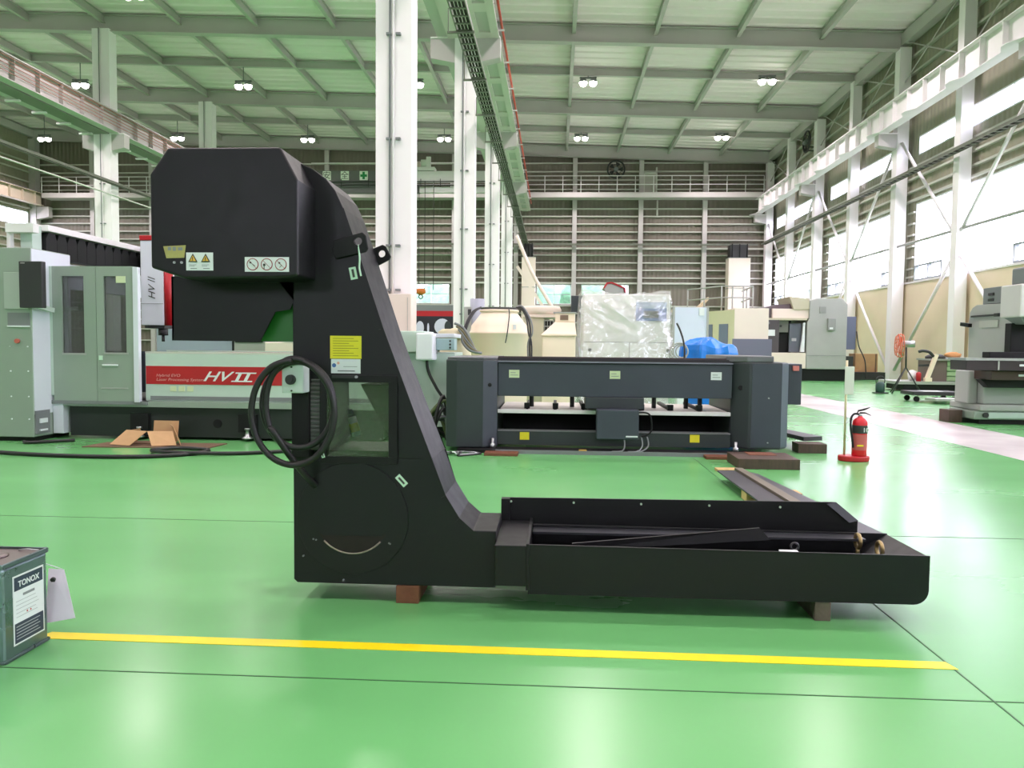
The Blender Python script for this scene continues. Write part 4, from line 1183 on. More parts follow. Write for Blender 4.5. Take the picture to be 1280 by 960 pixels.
for k, (a, b) in enumerate(((.72, .70), (.90, .86), (.96, .90))):
    MB().tube([(a, 7.85, .19), (a + .01, 7.82, .1), (b, 7.80, .045), (b - .1, 7.79, .04)], .008, 6).build('drop_cable', GREYM, jb)
MB().tube([(.86, 7.85, .44), (.98, 7.84, .42), (1.0, 7.84, .25), (.9, 7.84, .19)], .009, 6).build('drop_cable', BLACK2, jb)
for x in (-.64, 1.88): MB().lathe((x, 7.93, .04), [(.03, 0), (.03, .04), (.015, .05), (.015, .1)], 12).build('levelling_bolt', SILVER, db)
# odds and ends around it
def block(b, mat, lab, cat='block', bev=.004, rot=0, name='timber_block'):
    o = box(name, b, mat, None, bev); o.rotation_euler.z = rot; return tag(o, lab, cat)
block((-.70, -.36, 7.6, 7.77, 0, .03), WOOD, 'flat reddish board by the cutting bed left foot', 'board', name='flat_board')
block((1.52, 1.93, 7.62, 7.77, 0, .03), WOOD, 'flat reddish board by the cutting bed right foot', 'board', name='flat_board')
tb = block((1.70, 2.26, 7.06, 7.52, 0, .095), WOODD, 'thick dark timber slab on the floor before the right end cover', 'timber', name='timber_slab')
block((1.86, 2.12, 7.3, 7.5, .096, .101), WOOD, 'small brown wood offcut lying on the thick dark timber slab', 'offcut', name='wood_offcut')
block((1.47, 1.68, 6.86, 6.98, 0, .025), WOODL, 'short pale board on the floor beside dark timber slab', 'board', .003, .05, 'pale_board')
block((2.60, 2.90, 8.2, 8.42, 0, .10), WOODD, 'dark timber block beyond the right end cover', 'timber', .004, 0, 'timber_block')
o = MB().prism([(2.5, 9.6), (2.66, 9.62), (2.95, 8.5), (2.72, 8.4)], .105, .15, 'z').build('steel_beam', SHEET); tag(o, 'dark steel beam resting on the timber block', 'steel beam')
block((2.55, 2.7, 9.3, 9.6, 0, .10), WOODD, 'timber support under the far end of the dark steel beam', 'timber', name='timber_block')
wr = thing('wire_tangle', (2.95, 10.0, 0), 'tangle of dark wires on the floor behind the timber blocks', 'wire')
for i in range(5): MB().tube([(2.75 + .08 * i, 10 - .1 * i, .012), (2.9 + .09 * math.cos(i * 2), 10.1 - .12 * i, .05), (3.0 + .1 * math.sin(i), 9.8, .02), (3.1, 9.6 - .05 * i, .012), (2.95 + .05 * i, 9.55, .012)], .01, 6).build('wire', DKGREY, wr)
wr = thing('wire_tangle', (-.95, 7.6, 0), 'tangle of grey wires at the cutting bed left foot', 'wire')
for i in range(5): MB().tube([(-1.2 + .05 * i, 7.66, .01), (-1.08 + .04 * i, 7.56 + .04 * math.sin(i * 3), .04), (-.95, 7.62 - .03 * i, .012), (-.82 + .02 * i, 7.7, .01), (-.95, 7.74, .02), (-1.1 - .02 * i, 7.6, .01)], .008, 6).build('wire', [GREYM, DKGREY, WLAB][i % 3], wr)
# steel plates laid on a wooden rest
ps = thing('steel_plate_pack', (1.55, 5.6, 0), 'pack of long dark steel plates resting on a wooden rest', 'steel plates')
MB().prism([(1.38, 6.45), (1.53, 6.47), (1.60, 4.3), (1.40, 4.3)], .070, .082, 'z').build('steel_plate', SHEET, ps, .002)
MB().prism([(1.535, 6.50), (1.60, 6.5), (1.68, 4.3), (1.60, 4.3)], .070, .10, 'z').build('steel_plate', M('khaki_steel', (112, 106, 92), .5, .3, .12, 6), ps, .002)
MB().prism([(1.60, 6.42), (1.68, 6.3), (1.86, 4.3), (1.68, 4.3)], .070, .085, 'z').build('steel_plate', SHEET, ps, .002)
block((1.40, 1.80, 5.55, 5.70, 0, .069), WOODL, 'wooden rest under the dark steel plates', 'timber', .003, 0, 'wooden_rest')
block((1.45, 1.85, 4.55, 4.70, 0, .069), WOODL, 'second wooden rest under the dark steel plates', 'timber', .003, 0, 'wooden_rest')

# ================================================================== FIRE EXTINGUISHER
fx = thing('extinguisher_stand', (2.99, 7.72, 0), 'red fire extinguisher stand with pole and blank white sign', 'stand')
ov = [(2.99 + .15 * math.cos(a), 7.72 + .11 * math.sin(a)) for a in [2 * PI * i / 28 for i in range(28)]]
MB().prism(ov, 0, .055, 'z').build('stand_base', RED, fx, .012)
MB().cyl((2.905, 7.74, .05), (2.905, 7.74, 1.0), .011, 10).build('sign_pole', M('pale_wood_pole', (206, 196, 160), .5), fx)
box('sign_board', (2.885, 2.975, 7.725, 7.735, .66, .94), M('grey_white_sign', (208, 208, 200), .5), fx, .003)
ex = thing('fire_extinguisher', (3.035, 7.70, .056), 'red fire extinguisher with black hose and lever standing on its base', 'extinguisher')
EX, EY = 3.035, 7.70
bd = MB().lathe((EX, EY, .056), [(.066, 0), (.07, .01), (.07, .325), (.064, .35), (.045, .372), (.025, .382), (.022, .395)], 24).build('cylinder', M('extinguisher_red', (206, 24, 40), .3, 0, .03, 3), ex)
MB().lathe((EX, EY, .056), [(.0715, .225), (.0715, .305)], 24).build('label_band', DKGREY, bd, fixn=False)
MB().lathe((EX, EY, .056), [(.0713, .06), (.0713, .215)], 24).build('instruction_band', M('dusty_rose_label', (190, 92, 92), .5), bd, fixn=False)
text('lettering', '10', (EX + .03, EY - .0735, .315), .06, WLAB, bd, bold=.001)
box('yellow_mark', (EX - .05, EX + .012, EY - .0735, EY - .0715, .155, .17), YELLOW, bd)
MB().cyl((EX, EY, .44), (EX, EY, .475), .02, 12).build('valve', SILVER, ex)
MB().prism([(EX - .035, .465), (EX - .02, .495), (EX + .03, .505), (EX + .09, .535), (EX + .09, .54), (EX + .02, .52), (EX - .02, .51)], EY - .012, EY + .012).prism([(EX - .01, .475), (EX + .05, .475), (EX + .10, .455), (EX + .10, .462), (EX + .05, .488), (EX, .49)], EY - .01, EY + .01).build('lever', BLACK2, ex)
MB().tube([(EX - .02, EY - .01, .47), (EX - .07, EY - .02, .47), (EX - .10, EY - .03, .42), (EX - .10, EY - .035, .32), (EX - .085, EY - .04, .22), (EX - .078, EY - .045, .14)], .011, 8).build('hose', BLACK2, ex)

# ================================================================== BACKGROUND MACHINES
# cabinet in front of the first middle column
ec = thing('electrical_cabinet', (-2.45, 10.95, 0), 'tall cream electrical cabinet in front of the nearest white column', 'cabinet')
box('cabinet_body', (-2.85, -2.045, 10.75, 11.15, .08, 1.83), CREAMP, ec, .008)
box('cabinet_plinth', (-2.83, -2.07, 10.78, 11.13, 0, .08), GREYM, ec)
MB().box(-2.10, -2.095, 10.745, 10.75, .15, 1.78).build('door_seam', GREYP, ec)
# cooling tower
ct = thing('cooling_tower', (-.88, 12, 0), 'round cream fibreglass cooling tower with hoses over its neck', 'cooling tower')
sh = MB().lathe((-.88, 12, 0), [(.44, 0), (.45, .3), (.455, 1.28), (.47, 1.29), (.47, 1.315), (.455, 1.33), (.44, 1.42), (.36, 1.52), (.30, 1.60), (.285, 1.63), (.31, 1.635), (.31, 1.665), (.28, 1.67)], 36).build('tower_shell', CREAM, ct)
m_ = MB(); m_.ring((-.88, 12, 1.69), .29, .012, 'z', 24, 5); m_.ring((-.88, 12, 1.70), .16, .01, 'z', 20, 5)
for i in range(8): m_.bar((-.88, 12, 1.70), (-.88 + .29 * math.cos(i * PI / 4), 12 + .29 * math.sin(i * PI / 4), 1.69), .012)
m_.build('fan_guard', DKGREY, ct)
MB().box(-1.15, -.6, 11.9, 12.1, 1.665, 1.71).build('fan_mount', GREYM, ct)
for k, (dx, r, mt) in enumerate(((0, .015, DKGREY), (.03, .012, GREYM), (-.03, .013, DKGREY))):
    MB().tube([(-.6, 11.8, 1.70), (-.50, 11.72, 1.68 + dx), (-.40 + dx, 11.62, 1.5), (-.37 + dx, 11.55, 1.3), (-.38 - dx, 11.53, 1.1), (-.36, 11.53, .4), (-.36, 11.53, .02)], r, 7).build('hose', mt, ct)
for k, dx in enumerate((0, -.03)):
    MB().tube([(-1.15, 11.8, 1.70), (-1.24 + dx, 11.68, 1.62), (-1.33 + dx, 11.55, 1.42), (-1.36 + dx, 11.5, 1.2), (-1.36 + dx, 11.5, .5), (-1.36 + dx, 11.5, .02)], .016, 7).build('hose', DKGREY, ct)
MB().tube([(-.72, 11.72, 1.70), (-.70, 11.64, 1.6), (-.71, 11.54, 1.4), (-.73, 11.53, 1.25), (-.75, 11.53, 1.15)], .009, 6).build('dangling_wire', DKGREY, ct)
box('rating_plate', (-.64, -.59, 11.60, 11.615, 1.36, 1.43), WLAB, ct)
# grey pipe and box beside it
gp = thing('vent_pipe', (-1.33, 13, 0), 'grey round vent pipe standing behind the round cooling tower', 'pipe')
MB().cyl((-1.33, 13, 0), (-1.33, 13, 1.9), .125, 20).build('pipe_body', M('blue_grey_duct', (158, 162, 176), .4, .2, .05, 2), gp)
box('control_box', (-1.55, -1.42, 12.9, 13.1, 1.1, 1.76), GREYP, gp, .008); box('box_window', (-1.48, -1.425, 12.89, 12.9, 1.62, 1.72), DKGREY, gp)
bg_ = thing('plastic_bundle', (-1.45, 11, 0), 'heap of beige plastic sheeting and hoses behind the dark cutting bed', 'bundle')
def blob(c, r, n=18, m=10, amp=.15, seed=1, flat=1.0):
    rnd = random.Random(seed); ph = [(rnd.uniform(1, 4), rnd.uniform(1, 4), rnd.uniform(0, 6)) for _ in range(5)]
    mb = MB(); vs_, fs_ = [], []
    for j in range(m + 1):
        th = PI * j / m
        for i in range(n):
            a = 2 * PI * i / n
            k_ = 1 + amp * sum(math.sin(p[0] * round(a * 0 + 1) * a * 1.0 + p[1] * th + p[2]) for p in ph) / 2 if 0 else 1 + amp * sum(math.sin(round(p[0]) * a + p[1] * th * 2 + p[2]) for p in ph) / 2.5 * math.sin(th)
            vs_.append((c[0] + r[0] * k_ * math.sin(th) * math.cos(a), c[1] + r[1] * k_ * math.sin(th) * math.sin(a), c[2] + r[2] * k_ * math.cos(th)))
    for j in range(m):
        for i in range(n): fs_.append((j * n + i, j * n + (i + 1) % n, (j + 1) * n + (i + 1) % n, (j + 1) * n + i))
    return mb.add(vs_, fs_, True)
blob((-1.45, 11, .68), (.26, .25, .68), 20, 12, .10, 3).build('sheeting', M('beige_plastic', (206, 198, 166), .5, 0, .1, 6), bg_)
MB().lathe((-1.47, 10.9, 1.2), [(.2, 0), (.21, .1), (.15, .14)], 16).build('beige_drum', M('beige_plastic', (206, 198, 166), .5, 0, .1, 6), bg_)
for i in range(5): MB().tube([(-1.42 + .03 * i, 10.7, 1.42 - .04 * i), (-1.3, 10.7, 1.36 - .05 * i), (-1.2, 10.72, 1.2 - .04 * i), (-1.12 + .02 * i, 10.8, 1.0)], .02, 6).build('hose', [GREYM, M('olive_hose', (120, 112, 84), .5)][i % 2], bg_)
# air conditioning unit
ac = thing('condenser_unit', (-.3, 13.7, 0), 'beige condenser unit with black grille beside the round cooling tower', 'condenser')
box('unit_casing', (-.56, -.2, 13.5, 14.2, 0, 1.61), M('beige_grey_paint', (206, 200, 176), .5, 0, .04, 2), ac, .01)
box('unit_top', (-.58, .06, 13.45, 14.2, 1.61, 1.66), CREAMP, ac, .005)
gr_ = box('grille', (-.2, -.02, 13.52, 13.9, .2, 1.55), BLACK2, ac)
m_ = MB()
for i in range(14): m_.box(-.2, -.02, 13.50, 13.52, .25 + i * .1, .265 + i * .1)
for i in range(4): m_.box(-.19 + i * .05, -.18 + i * .05, 13.50, 13.52, .2, 1.55)
m_.build('grille_mesh', GREYP, gr_)
MB().lathe((-.25, 13.8, 1.66), [(.35, 0), (.36, .1), (.33, .16)], 20).build('fan_ring', CREAMP, ac)
tag(MB().tube([(-.75, 14.6, 3.2), (-.45, 14.5, 2.5), (-.1, 14.4, 1.9), (.05, 14.4, 1.6), (.08, 14.45, .0)], .035, 8).build('flexible_hose', CREAMP), 'pale flexible hose dropping behind the condenser unit', 'hose')
# square cooling tower
sq = thing('square_tower', (.16, 12.7, 0), 'square cream cooling unit with tapered hood next to the wrapped machine', 'cooling tower')
box('unit_body', (-.15, .38, 12.3, 12.85, 0, 1.27), CREAM, sq, .01)
box('body_rim', (-.17, .40, 12.27, 12.87, 1.27, 1.30), CREAM, sq, .008)
def frustum(b0, b1, z0, z1):
    (a, b, c, d), (e, f, g, h) = b0, b1
    return MB().add([(a, c, z0), (b, c, z0), (b, d, z0), (a, d, z0), (e, g, z1), (f, g, z1), (f, h, z1), (e, h, z1)], [(3, 2, 1, 0), (4, 5, 6, 7), (0, 1, 5, 4), (1, 2, 6, 5), (2, 3, 7, 6), (3, 0, 4, 7)])
frustum((-.16, .39, 12.28, 12.86), (.05, .37, 12.45, 12.75), 1.30, 1.50).build('hood', CREAM, sq, .01)
box('neck', (.05, .37, 12.45, 12.75, 1.50, 1.64), CREAM, sq, .01); box('neck_opening', (.13, .26, 12.44, 12.45, 1.53, 1.61), M('dark_tan', (120, 100, 84), .6), sq)
MB().box(.02, .39, 12.43, 12.77, 1.64, 1.66).build('neck_cap', GREYP, sq)
sq.location.x -= .05; sq.location.y -= .12
mo = thing('dark_console', (.45, 15.1, 0), 'dark grey console box on a post beside the wrapped machine', 'console')
box('console_box', (.31, .66, 15.0, 15.2, 1.76, 2.10), SLATE_D, mo, .01); box('console_label', (.47, .58, 14.99, 15.0, 1.78, 1.83), WLAB, mo); MB().cyl((.48, 15.1, 0), (.48, 15.1, 1.76), .04, 10).build('console_post', GREYM, mo)
# machine wrapped in plastic
wm = thing('wrapped_machine', (1.2, 13.6, 0), 'machine wrapped in translucent white plastic sheeting with a blue panel showing', 'machine')
box('machine_body', (.48, 1.95, 13.08, 14.4, .1, 2.0), M('pale_mint_body', (236, 238, 234), .5), wm, .02)
box('machine_plinth', (.52, 1.9, 13.1, 14.35, 0, .1), GREYM, wm)
scr = box('blue_panel', (1.37, 1.885, 13.055, 13.08, 1.55, 1.76), BLUEP, wm); box('panel_header', (1.37, 1.885, 13.055, 13.08, 1.76, 1.87), M('pale_blue_panel', (170, 190, 216), .4), wm)
box('panel_detail', (1.5, 1.75, 13.05, 13.055, 1.60, 1.72), SLATE, scr)
box('door_seam', (.5, 1.95, 13.075, 13.08, 1.18, 1.19), GREYM, wm); box('door_seam', (1.265, 1.275, 13.075, 13.08, .2, 1.18), GREYM, wm)
for x in (.6, 1.92): MB().cyl((x, 13.04, 1.05), (x, 13.08, 1.05), .03, 10).build('door_knob', DKGREY, wm)
PL = glass('milky_plastic_sheet', (252, 252, 252), .14, .24, (250, 248, 248), .14)
rnd = random.Random(5)
def drape(u0, u1, nu, v0, v1, nv, f, name):
    vs_ = [f(u0 + (u1 - u0) * i / nu, v0 + (v1 - v0) * j / nv) for j in range(nv + 1) for i in range(nu + 1)]
    fs_ = [(j * (nu + 1) + i, j * (nu + 1) + i + 1, (j + 1) * (nu + 1) + i + 1, (j + 1) * (nu + 1) + i) for j in range(nv) for i in range(nu)]
    MB().add(vs_, fs_, True).build(name, PL, wm, fixn=False)
from mathutils import noise as _nz
def ridge(x, z, f, o): return 1 - abs(_nz.noise(Vector((x * f, z * f * .7, o)))) * 2.2
def wr_(x, z):
    d = math.exp(-((z - 1.72 + .25 * (x - 1.0)) / .25) ** 2) * math.exp(-((x - .95) / .5) ** 2)
    diag = .5 * x + z
    return -.085 * d * ridge(diag, x * .3, 7, 3.1) - .05 * ridge(x + .4 * z, .25 * z, 3.0, 1.7) - .022 * ridge(x - .2 * z, z, 9, 8.3)
def topz(x, y): return 2.07 - .06 * max(0, math.sin(PI * (x - .45) / 1.5)) + .012 * math.sin(20 * x + 9 * y)
drape(0, 1, 60, 0, 1, 60, lambda u, v: ((.44 - .12 * (1 - v)) + u * (1.50 + .22 * (1 - v)), 12.99 - .06 * (1 - v) + wr_(.44 + 1.5 * u, .1 + 1.95 * v) * min(1, (1 - v) * 8) - .02, .12 + v * (topz(.44 + 1.5 * u, 13) - .12)), 'plastic_front')
drape(0, 1, 30, 0, 1, 16, lambda u, v: (.44 + 1.5 * u, 12.99 + 1.45 * v, topz(.44 + 1.5 * u, 13 + v)), 'plastic_top')
drape(0, 1, 20, 0, 1, 30, lambda u, v: ((.44 - .12 * (1 - v)) + .05 * math.sin(12 * u + 5 * v) * (1 - v), 12.99 - .06 * (1 - v) + 1.45 * u, .12 + v * (topz(.44, 13) - .12)), 'plastic_side')
drape(0, 1, 20, 0, 1, 30, lambda u, v: (1.94 + .10 * (1 - v) + .05 * math.sin(12 * u + 5 * v) * (1 - v), 12.99 - .06 * (1 - v) + 1.45 * u, .12 + v * (topz(1.94, 13) - .12)), 'plastic_side')
rt = thing('red_hood', (1.1, 15.4, 0), 'red topped machine hood rising behind the wrapped machine', 'machine')
MB().prism([(.98, 2.1), (.98, 2.28), (1.04, 2.36), (1.12, 2.37), (1.36, 2.27), (1.38, 2.1)], 15.4, 15.9).build('hood_cover', GREYP, rt, .01)
MB().prism([(.98, 2.27), (1.04, 2.36), (1.12, 2.37), (1.37, 2.27), (1.39, 2.17), (1.41, 2.17), (1.40, 2.29), (1.13, 2.40), (1.02, 2.39), (.96, 2.28)], 15.38, 15.92).build('red_roof', RED, rt)
box('hood_column', (1.0, 1.36, 15.42, 15.88, 0, 2.1), GREYP, rt, .01)
# wheel and hoses beside it, blue tarp
hw = thing('hose_reel', (2.1, 12.5, 0), 'grey hose reel standing between the wrapped machine and blue tarp', 'hose reel')
for k in range(3): MB().ring((2.02 + .03 * k, 12.5 + .05 * k, 1.04), .14 - .02 * k, .012, 'y', 20, 6).build('reel_ring', GREYP, hw)
box('reel_stand', (2.0, 2.12, 12.5, 12.7, 0, .92), WLAB, hw, .01)
MB().tube([(1.98, 12.55, 1.50), (2.03, 12.5, 1.38), (2.08, 12.46, 1.2), (2.10, 12.45, 1.0), (2.08, 12.46, .7)], .016, 7).build('hose', DKGREY, hw)
tarp = MB(); vs_, fs_ = [], []
NA, NR = 84, 30
for j in range(NR + 1):
    t_ = j / NR
    for i in range(NA):
        a = 2 * PI * i / NA
        fold = 1 - abs(_nz.noise(Vector((math.cos(a) * 2.2, math.sin(a) * 2.2, t_ * 1.6 + 4)))) * 1.6
        r_ = (.02 + .44 * min(1, t_ * 1.9) ** .8) * (1 + .16 * fold * min(1, t_ * 3)) + .06 * max(0, t_ - .5)
        z_ = 1.20 - .10 * min(1, t_ * 1.9) ** 3 - 1.08 * max(0, t_ - .5) / .5
        z_ += .10 * (1 - abs(_nz.noise(Vector((3.1 * r_ * math.cos(a) + 7, 3.1 * r_ * math.sin(a), .3)))) * 2) * (1 - t_) - .10 * max(0, math.cos(a)) * (1 - t_) * min(1, t_ * 2)
        vs_.append((2.64 + r_ * math.cos(a) * .95, 13.2 + r_ * math.sin(a), max(.01, z_)))
for j in range(NR):
    for i in range(NA): fs_.append((j * NA + i, j * NA + (i + 1) % NA, (j + 1) * NA + (i + 1) % NA, (j + 1) * NA + i))
tarp.add(vs_, fs_, False)
tarp.add(vs_[:NA], [tuple(range(NA))])
o = tarp.build('blue_tarp', BLUE); tag(o, 'crumpled bright blue tarpaulin heaped over parts behind the dark cutting bed', 'tarpaulin')
# pale panel and cream enclosure with railing
pp = thing('partition_screen', (3.5, 20, 0), 'pale blue white partition screen standing beyond the blue tarp', 'screen')
box('screen_panel', (3.05, 3.95, 20, 20.05, .1, 2.14), M('pale_blue_white', (206, 214, 232), .5, 0, .04, 1.5), pp, .005)
for x in (3.05, 3.92): box('screen_post', (x, x + .05, 19.98, 20.08, 0, 2.16), GREYP, pp)
box('paper_note', (3.72, 3.85, 19.97, 19.99, 1.93, 2.12), WLAB, pp)
ce = thing('machine_enclosure', (6.0, 25, 0), 'cream sheet metal machine enclosure with grey door strips and a railed roof', 'enclosure')
box('enclosure_front', (5.55, 6.6, 24.0, 28.5, 0, 2.33), CREAMP, ce, .01)
MB().prism([(4.45, 26.6), (5.55, 24.0), (5.55, 28.5), (4.45, 28.5)], 0, 2.28, 'z').build('enclosure_side', M('cream_side', (222, 212, 180), .45, 0, .04, 1), ce)
box('grey_skirt', (5.5, 6.7, 23.95, 24.0, 0, 1.38), M('violet_grey_paint', (104, 106, 124), .5), ce)
for (x, y) in ((5.0, 25.27), (5.32, 24.5)):
    MB().prism([(x - .09, y + .2), (x + .09, y - .23), (x + .12, y - .2), (x - .06, y + .23)], .3, 1.85, 'z').build('door_strip', M('blue_grey_strip', (120, 126, 150), .5), ce)
m_ = MB()
P = [(4.6, 26.9, 2.35), (5.4, 25.2, 2.35), (6.4, 25.2, 2.35), (6.6, 27.5, 2.35)]
rails = MB()
for a, b in zip(P, P[1:]):
    for h in (.38, .75): rails.cyl((a[0], a[1], a[2] + h), (b[0], b[1], b[2] + h), .025, 6)
rails.build('roof_handrail', GREYP, ce)
for (x, y) in ((4.6, 26.9), (5.0, 26.05), (5.4, 25.2), (5.75, 25.2), (6.1, 25.2), (6.4, 25.2), (6.5, 26.4)):
    MB().cyl((x, y, 2.3), (x, y, 3.1), .025, 6).build('rail_post', GREYP, ce)
MB().prism([(4.05, 2.32), (4.9, 2.32), (5.3, 2.75), (5.3, 2.85), (4.85, 2.42), (4.05, 2.42)], 26.8, 27.2).build('access_ramp', M('tan_paint', (196, 180, 150), .5), ce)
# machining centre
mc = thing('machining_centre', (8.4, 27.5, 0), 'grey machining centre with open dark front and slate side box', 'machine')
box('base', (7.0, 10.0, 26.5, 29.5, 0, .40), BLACK2, mc, .01)
sd_ = MB().prism([(8.55, .40), (9.88, .40), (9.88, 2.60), (9.70, 2.80), (8.85, 2.80), (8.62, 2.72), (8.62, 2.08), (8.55, 2.0)], 26.42, 29.3).build('side_casing', GREYP, mc, .02)
box('casing_seam', (8.56, 9.87, 26.41, 26.42, .86, .87), GREYM, sd_)
vb = box('wall_box', (9.22, 9.47, 26.33, 26.42, 1.72, 2.12), M('box_grey', (140, 144, 140), .5), sd_, .01); box('box_label', (9.27, 9.38, 26.32, 26.33, 1.76, 1.82), WLAB, vb)
box('vent_panel', (8.95, 9.16, 26.40, 26.42, 2.30, 2.52), M('box_grey', (140, 144, 140), .5), sd_)
box('upper_cover', (7.4, 8.62, 26.5, 29, 2.12, 2.45), CREAMP, mc, .01)
MB().prism([(8.1, 2.42), (8.62, 2.42), (8.62, 2.80), (8.05, 2.86), (7.95, 2.86)], 26.45, 28).build('top_block', M('tan_grey', (190, 184, 160), .5), mc, .01)
MB().prism([(7.0, 2.1), (7.0, 2.42), (7.5, 2.58), (8.1, 2.62), (8.1, 2.46), (7.4, 2.44), (7.4, 2.12)], 26.6, 28.6).build('dark_roof', M('mauve_dark', (92, 78, 84), .5), mc)
box('lintel', (7.0, 8.55, 26.42, 26.6, 2.06, 2.13), M('tan_grey', (190, 184, 160), .5), mc)
box('back_wall', (7.0, 8.5, 28.0, 28.1, .4, 2.1), BLACK2, mc)
dr = box('front_door', (6.98, 7.62, 26.42, 26.5, .95, 2.06), M('dark_warm_grey', (70, 66, 68), .5), mc, .01)
box('warning_paper', (7.26, 7.48, 26.40, 26.42, 1.52, 1.73), WLAB, dr); box('door_plate', (7.02, 7.2, 26.40, 26.42, 1.15, 1.27), GLAB, dr)
box('door_name', (7.1, 7.3, 26.41, 26.42, 1.92, 2.0), GREYM, dr)
box('olive_panel', (7.55, 7.98, 26.6, 26.7, 1.65, 2.05), M('olive_grey', (104, 108, 98), .5), mc); MB().cyl((7.72, 26.58, 1.86), (7.72, 26.6, 1.86), .04, 10).build('panel_knob', DKGREY, mc)
box('dark_interior', (7.6, 8.02, 26.75, 26.8, .95, 1.65), BLACK2, mc)
box('inner_panel', (8.02, 8.42, 26.6, 26.7, .98, 1.95), M('steel_grey', (96, 102, 112), .4, .2), mc); box('inner_handle', (8.1, 8.25, 26.57, 26.6, 1.35, 1.45), SILVER, mc)
MB().prism([(8.36, .98), (8.50, .98), (8.50, 1.98), (8.44, 1.98), (8.42, 1.5)], 26.46, 26.56).build('door_edge', WLAB, mc)
box('lower_apron', (6.9, 8.5, 26.3, 26.6, .42, .95), CREAMP, mc, .01)
sb_ = box('slate_side_box', (9.92, 10.25, 26.6, 28.5, 1.08, 2.2), M('slate_violet', (104, 110, 136), .45), mc, .01)
box('side_step', (9.9, 10.15, 26.5, 29, .0, .85), DKGREY, mc)
MB().tube([(10.27, 26.6, 1.7), (10.32, 26.5, 1.2), (10.5, 26.4, .7), (10.55, 26.4, .1)], .02, 6).build('hose', DKGREY, mc)
crate('dark_pallet', (10.4, 11.7, 27.6, 28.8, 0, .28), DKGREY, 'dark low pallet against the beige wall lining', 'pallet', .01)
cbb = thing('cardboard_box', (11.2, 28.2, .28), 'brown cardboard box standing on the dark low pallet', 'box'); box('box_body', (10.75, 11.55, 27.9, 28.5, .28, .93), CARD, cbb, .01); box('box_flap', (10.6, 10.9, 27.75, 27.9, .29, .36), CARD, cbb); MB().box(11.45, 11.5, 27.89, 27.9, .28, .93).build('box_tape', CARDD, cbb)
# pump, fan
pu = thing('small_pump', (8.15, 19.5, 0), 'small dark green pump on the floor near the tripod fan', 'pump')
MB().lathe((8.15, 19.5, .03), [(.1, 0), (.11, .05), (.11, .2), (.06, .26)], 14).build('pump_body', M('dark_green_iron', (38, 70, 66), .5), pu); MB().ring((8.15, 19.5, .32), .11, .012, 'y', 16, 6).build('pump_handle', DKGREY, pu); box('pump_base', (8.0, 8.32, 19.4, 19.6, 0, .03), DKGREY, pu)
fn = thing('tripod_fan', (8.75, 19.6, 0), 'orange bladed fan on a black tripod seen edge on', 'fan')
m_ = MB()
for x, r in ((8.56, .24), (8.61, .29), (8.66, .30), (8.71, .28)): m_.ring((x, 19.6, 1.2), r, .010, 'x', 24, 5)
for i in range(10):
    a = 2 * PI * i / 10
    m_.tube([(8.53, 19.6, 1.2), (8.56, 19.6 + .24 * math.cos(a), 1.2 + .24 * math.sin(a)), (8.66, 19.6 + .30 * math.cos(a), 1.2 + .30 * math.sin(a)), (8.71, 19.6 + .28 * math.cos(a), 1.2 + .28 * math.sin(a))], .007, 5, 2)
m_.build('guard', M('faded_orange', (222, 120, 92), .5), fn)
for i in range(3):
    a = 2 * PI * i / 3
    MB().add([(8.64, 19.6 + .04 * math.cos(a), 1.2 + .04 * math.sin(a)), (8.60, 19.6 + .26 * math.cos(a - .5), 1.2 + .26 * math.sin(a - .5)), (8.64, 19.6 + .27 * math.cos(a), 1.2 + .27 * math.sin(a)), (8.69, 19.6 + .26 * math.cos(a + .5), 1.2 + .26 * math.sin(a + .5))], [(0, 1, 2), (0, 2, 3), (2, 1, 0), (3, 2, 0)]).build('fan_blade', ORANGE, fn, fixn=False)
MB().cyl((8.70, 19.6, 1.24), (8.98, 19.6, 1.24), .085, 16).build('motor', SILVER, fn)
MB().cyl((8.80, 19.6, .62), (8.79, 19.6, 1.2), .022, 8).build('post', DKGREY, fn)
for (x, y) in ((8.46, 19.3), (8.52, 20.0), (9.18, 19.65)): MB().cyl((8.80, 19.6, .66), (x, y, .0), .017, 8).build('leg', DKGREY, fn)
fn.rotation_euler.z = -.27
# work table with drawers and parts, dolly
MB.XF = lambda p: (p[0] * 1.144, p[1] + 2.7, .26 + (p[2] - .37) * 1.144 if p[2] >= .295 else p[2] * .6)
wt = thing('low_platform', (8.9, 18.4, 0), 'low grey platform carrying drawers and odd parts near the milling machine', 'platform')
box('platform_top', (7.95, 9.9, 18.0, 19.2, .30, .37), GREYP, wt, .005); box('platform_frame', (8.1, 9.8, 18.05, 19.1, .05, .30), BLACK2, wt)
for x in (8.15, 9.7): box('leg', (x, x + .08, 18.05, 18.15, 0, .05), BLACK2, wt)
dc = thing('drawer_cabinet', (9.2, 18.4, .37), 'brown sided cabinet with green drawers on the low platform', 'cabinet')
box('cabinet_side', (8.72, 9.12, 18.15, 18.8, .37, .86), M('brown_side', (106, 92, 86), .6), dc, .006); box('cabinet_body', (9.12, 9.8, 18.2, 18.8, .37, .86), M('green_drawer', (112, 150, 112), .5), dc)
for i in range(4): box('drawer_front', (9.13, 9.79, 18.17, 18.2, .39 + i * .115, .48 + i * .115), M('pale_green_drawer', (150, 178, 136), .5), dc, .004)
box('cabinet_top', (8.7, 9.85, 18.1, 18.85, .86, .90), SILVER, dc)
MB().lathe((8.95, 18.4, .90), [(.22, 0), (.22, .05), (.14, .1), (0, .11)], 16).build('part_cover', DKGREY); tag(bpy.data.objects['part_cover'], 'dark round part cover lying on the drawer cabinet', 'part')
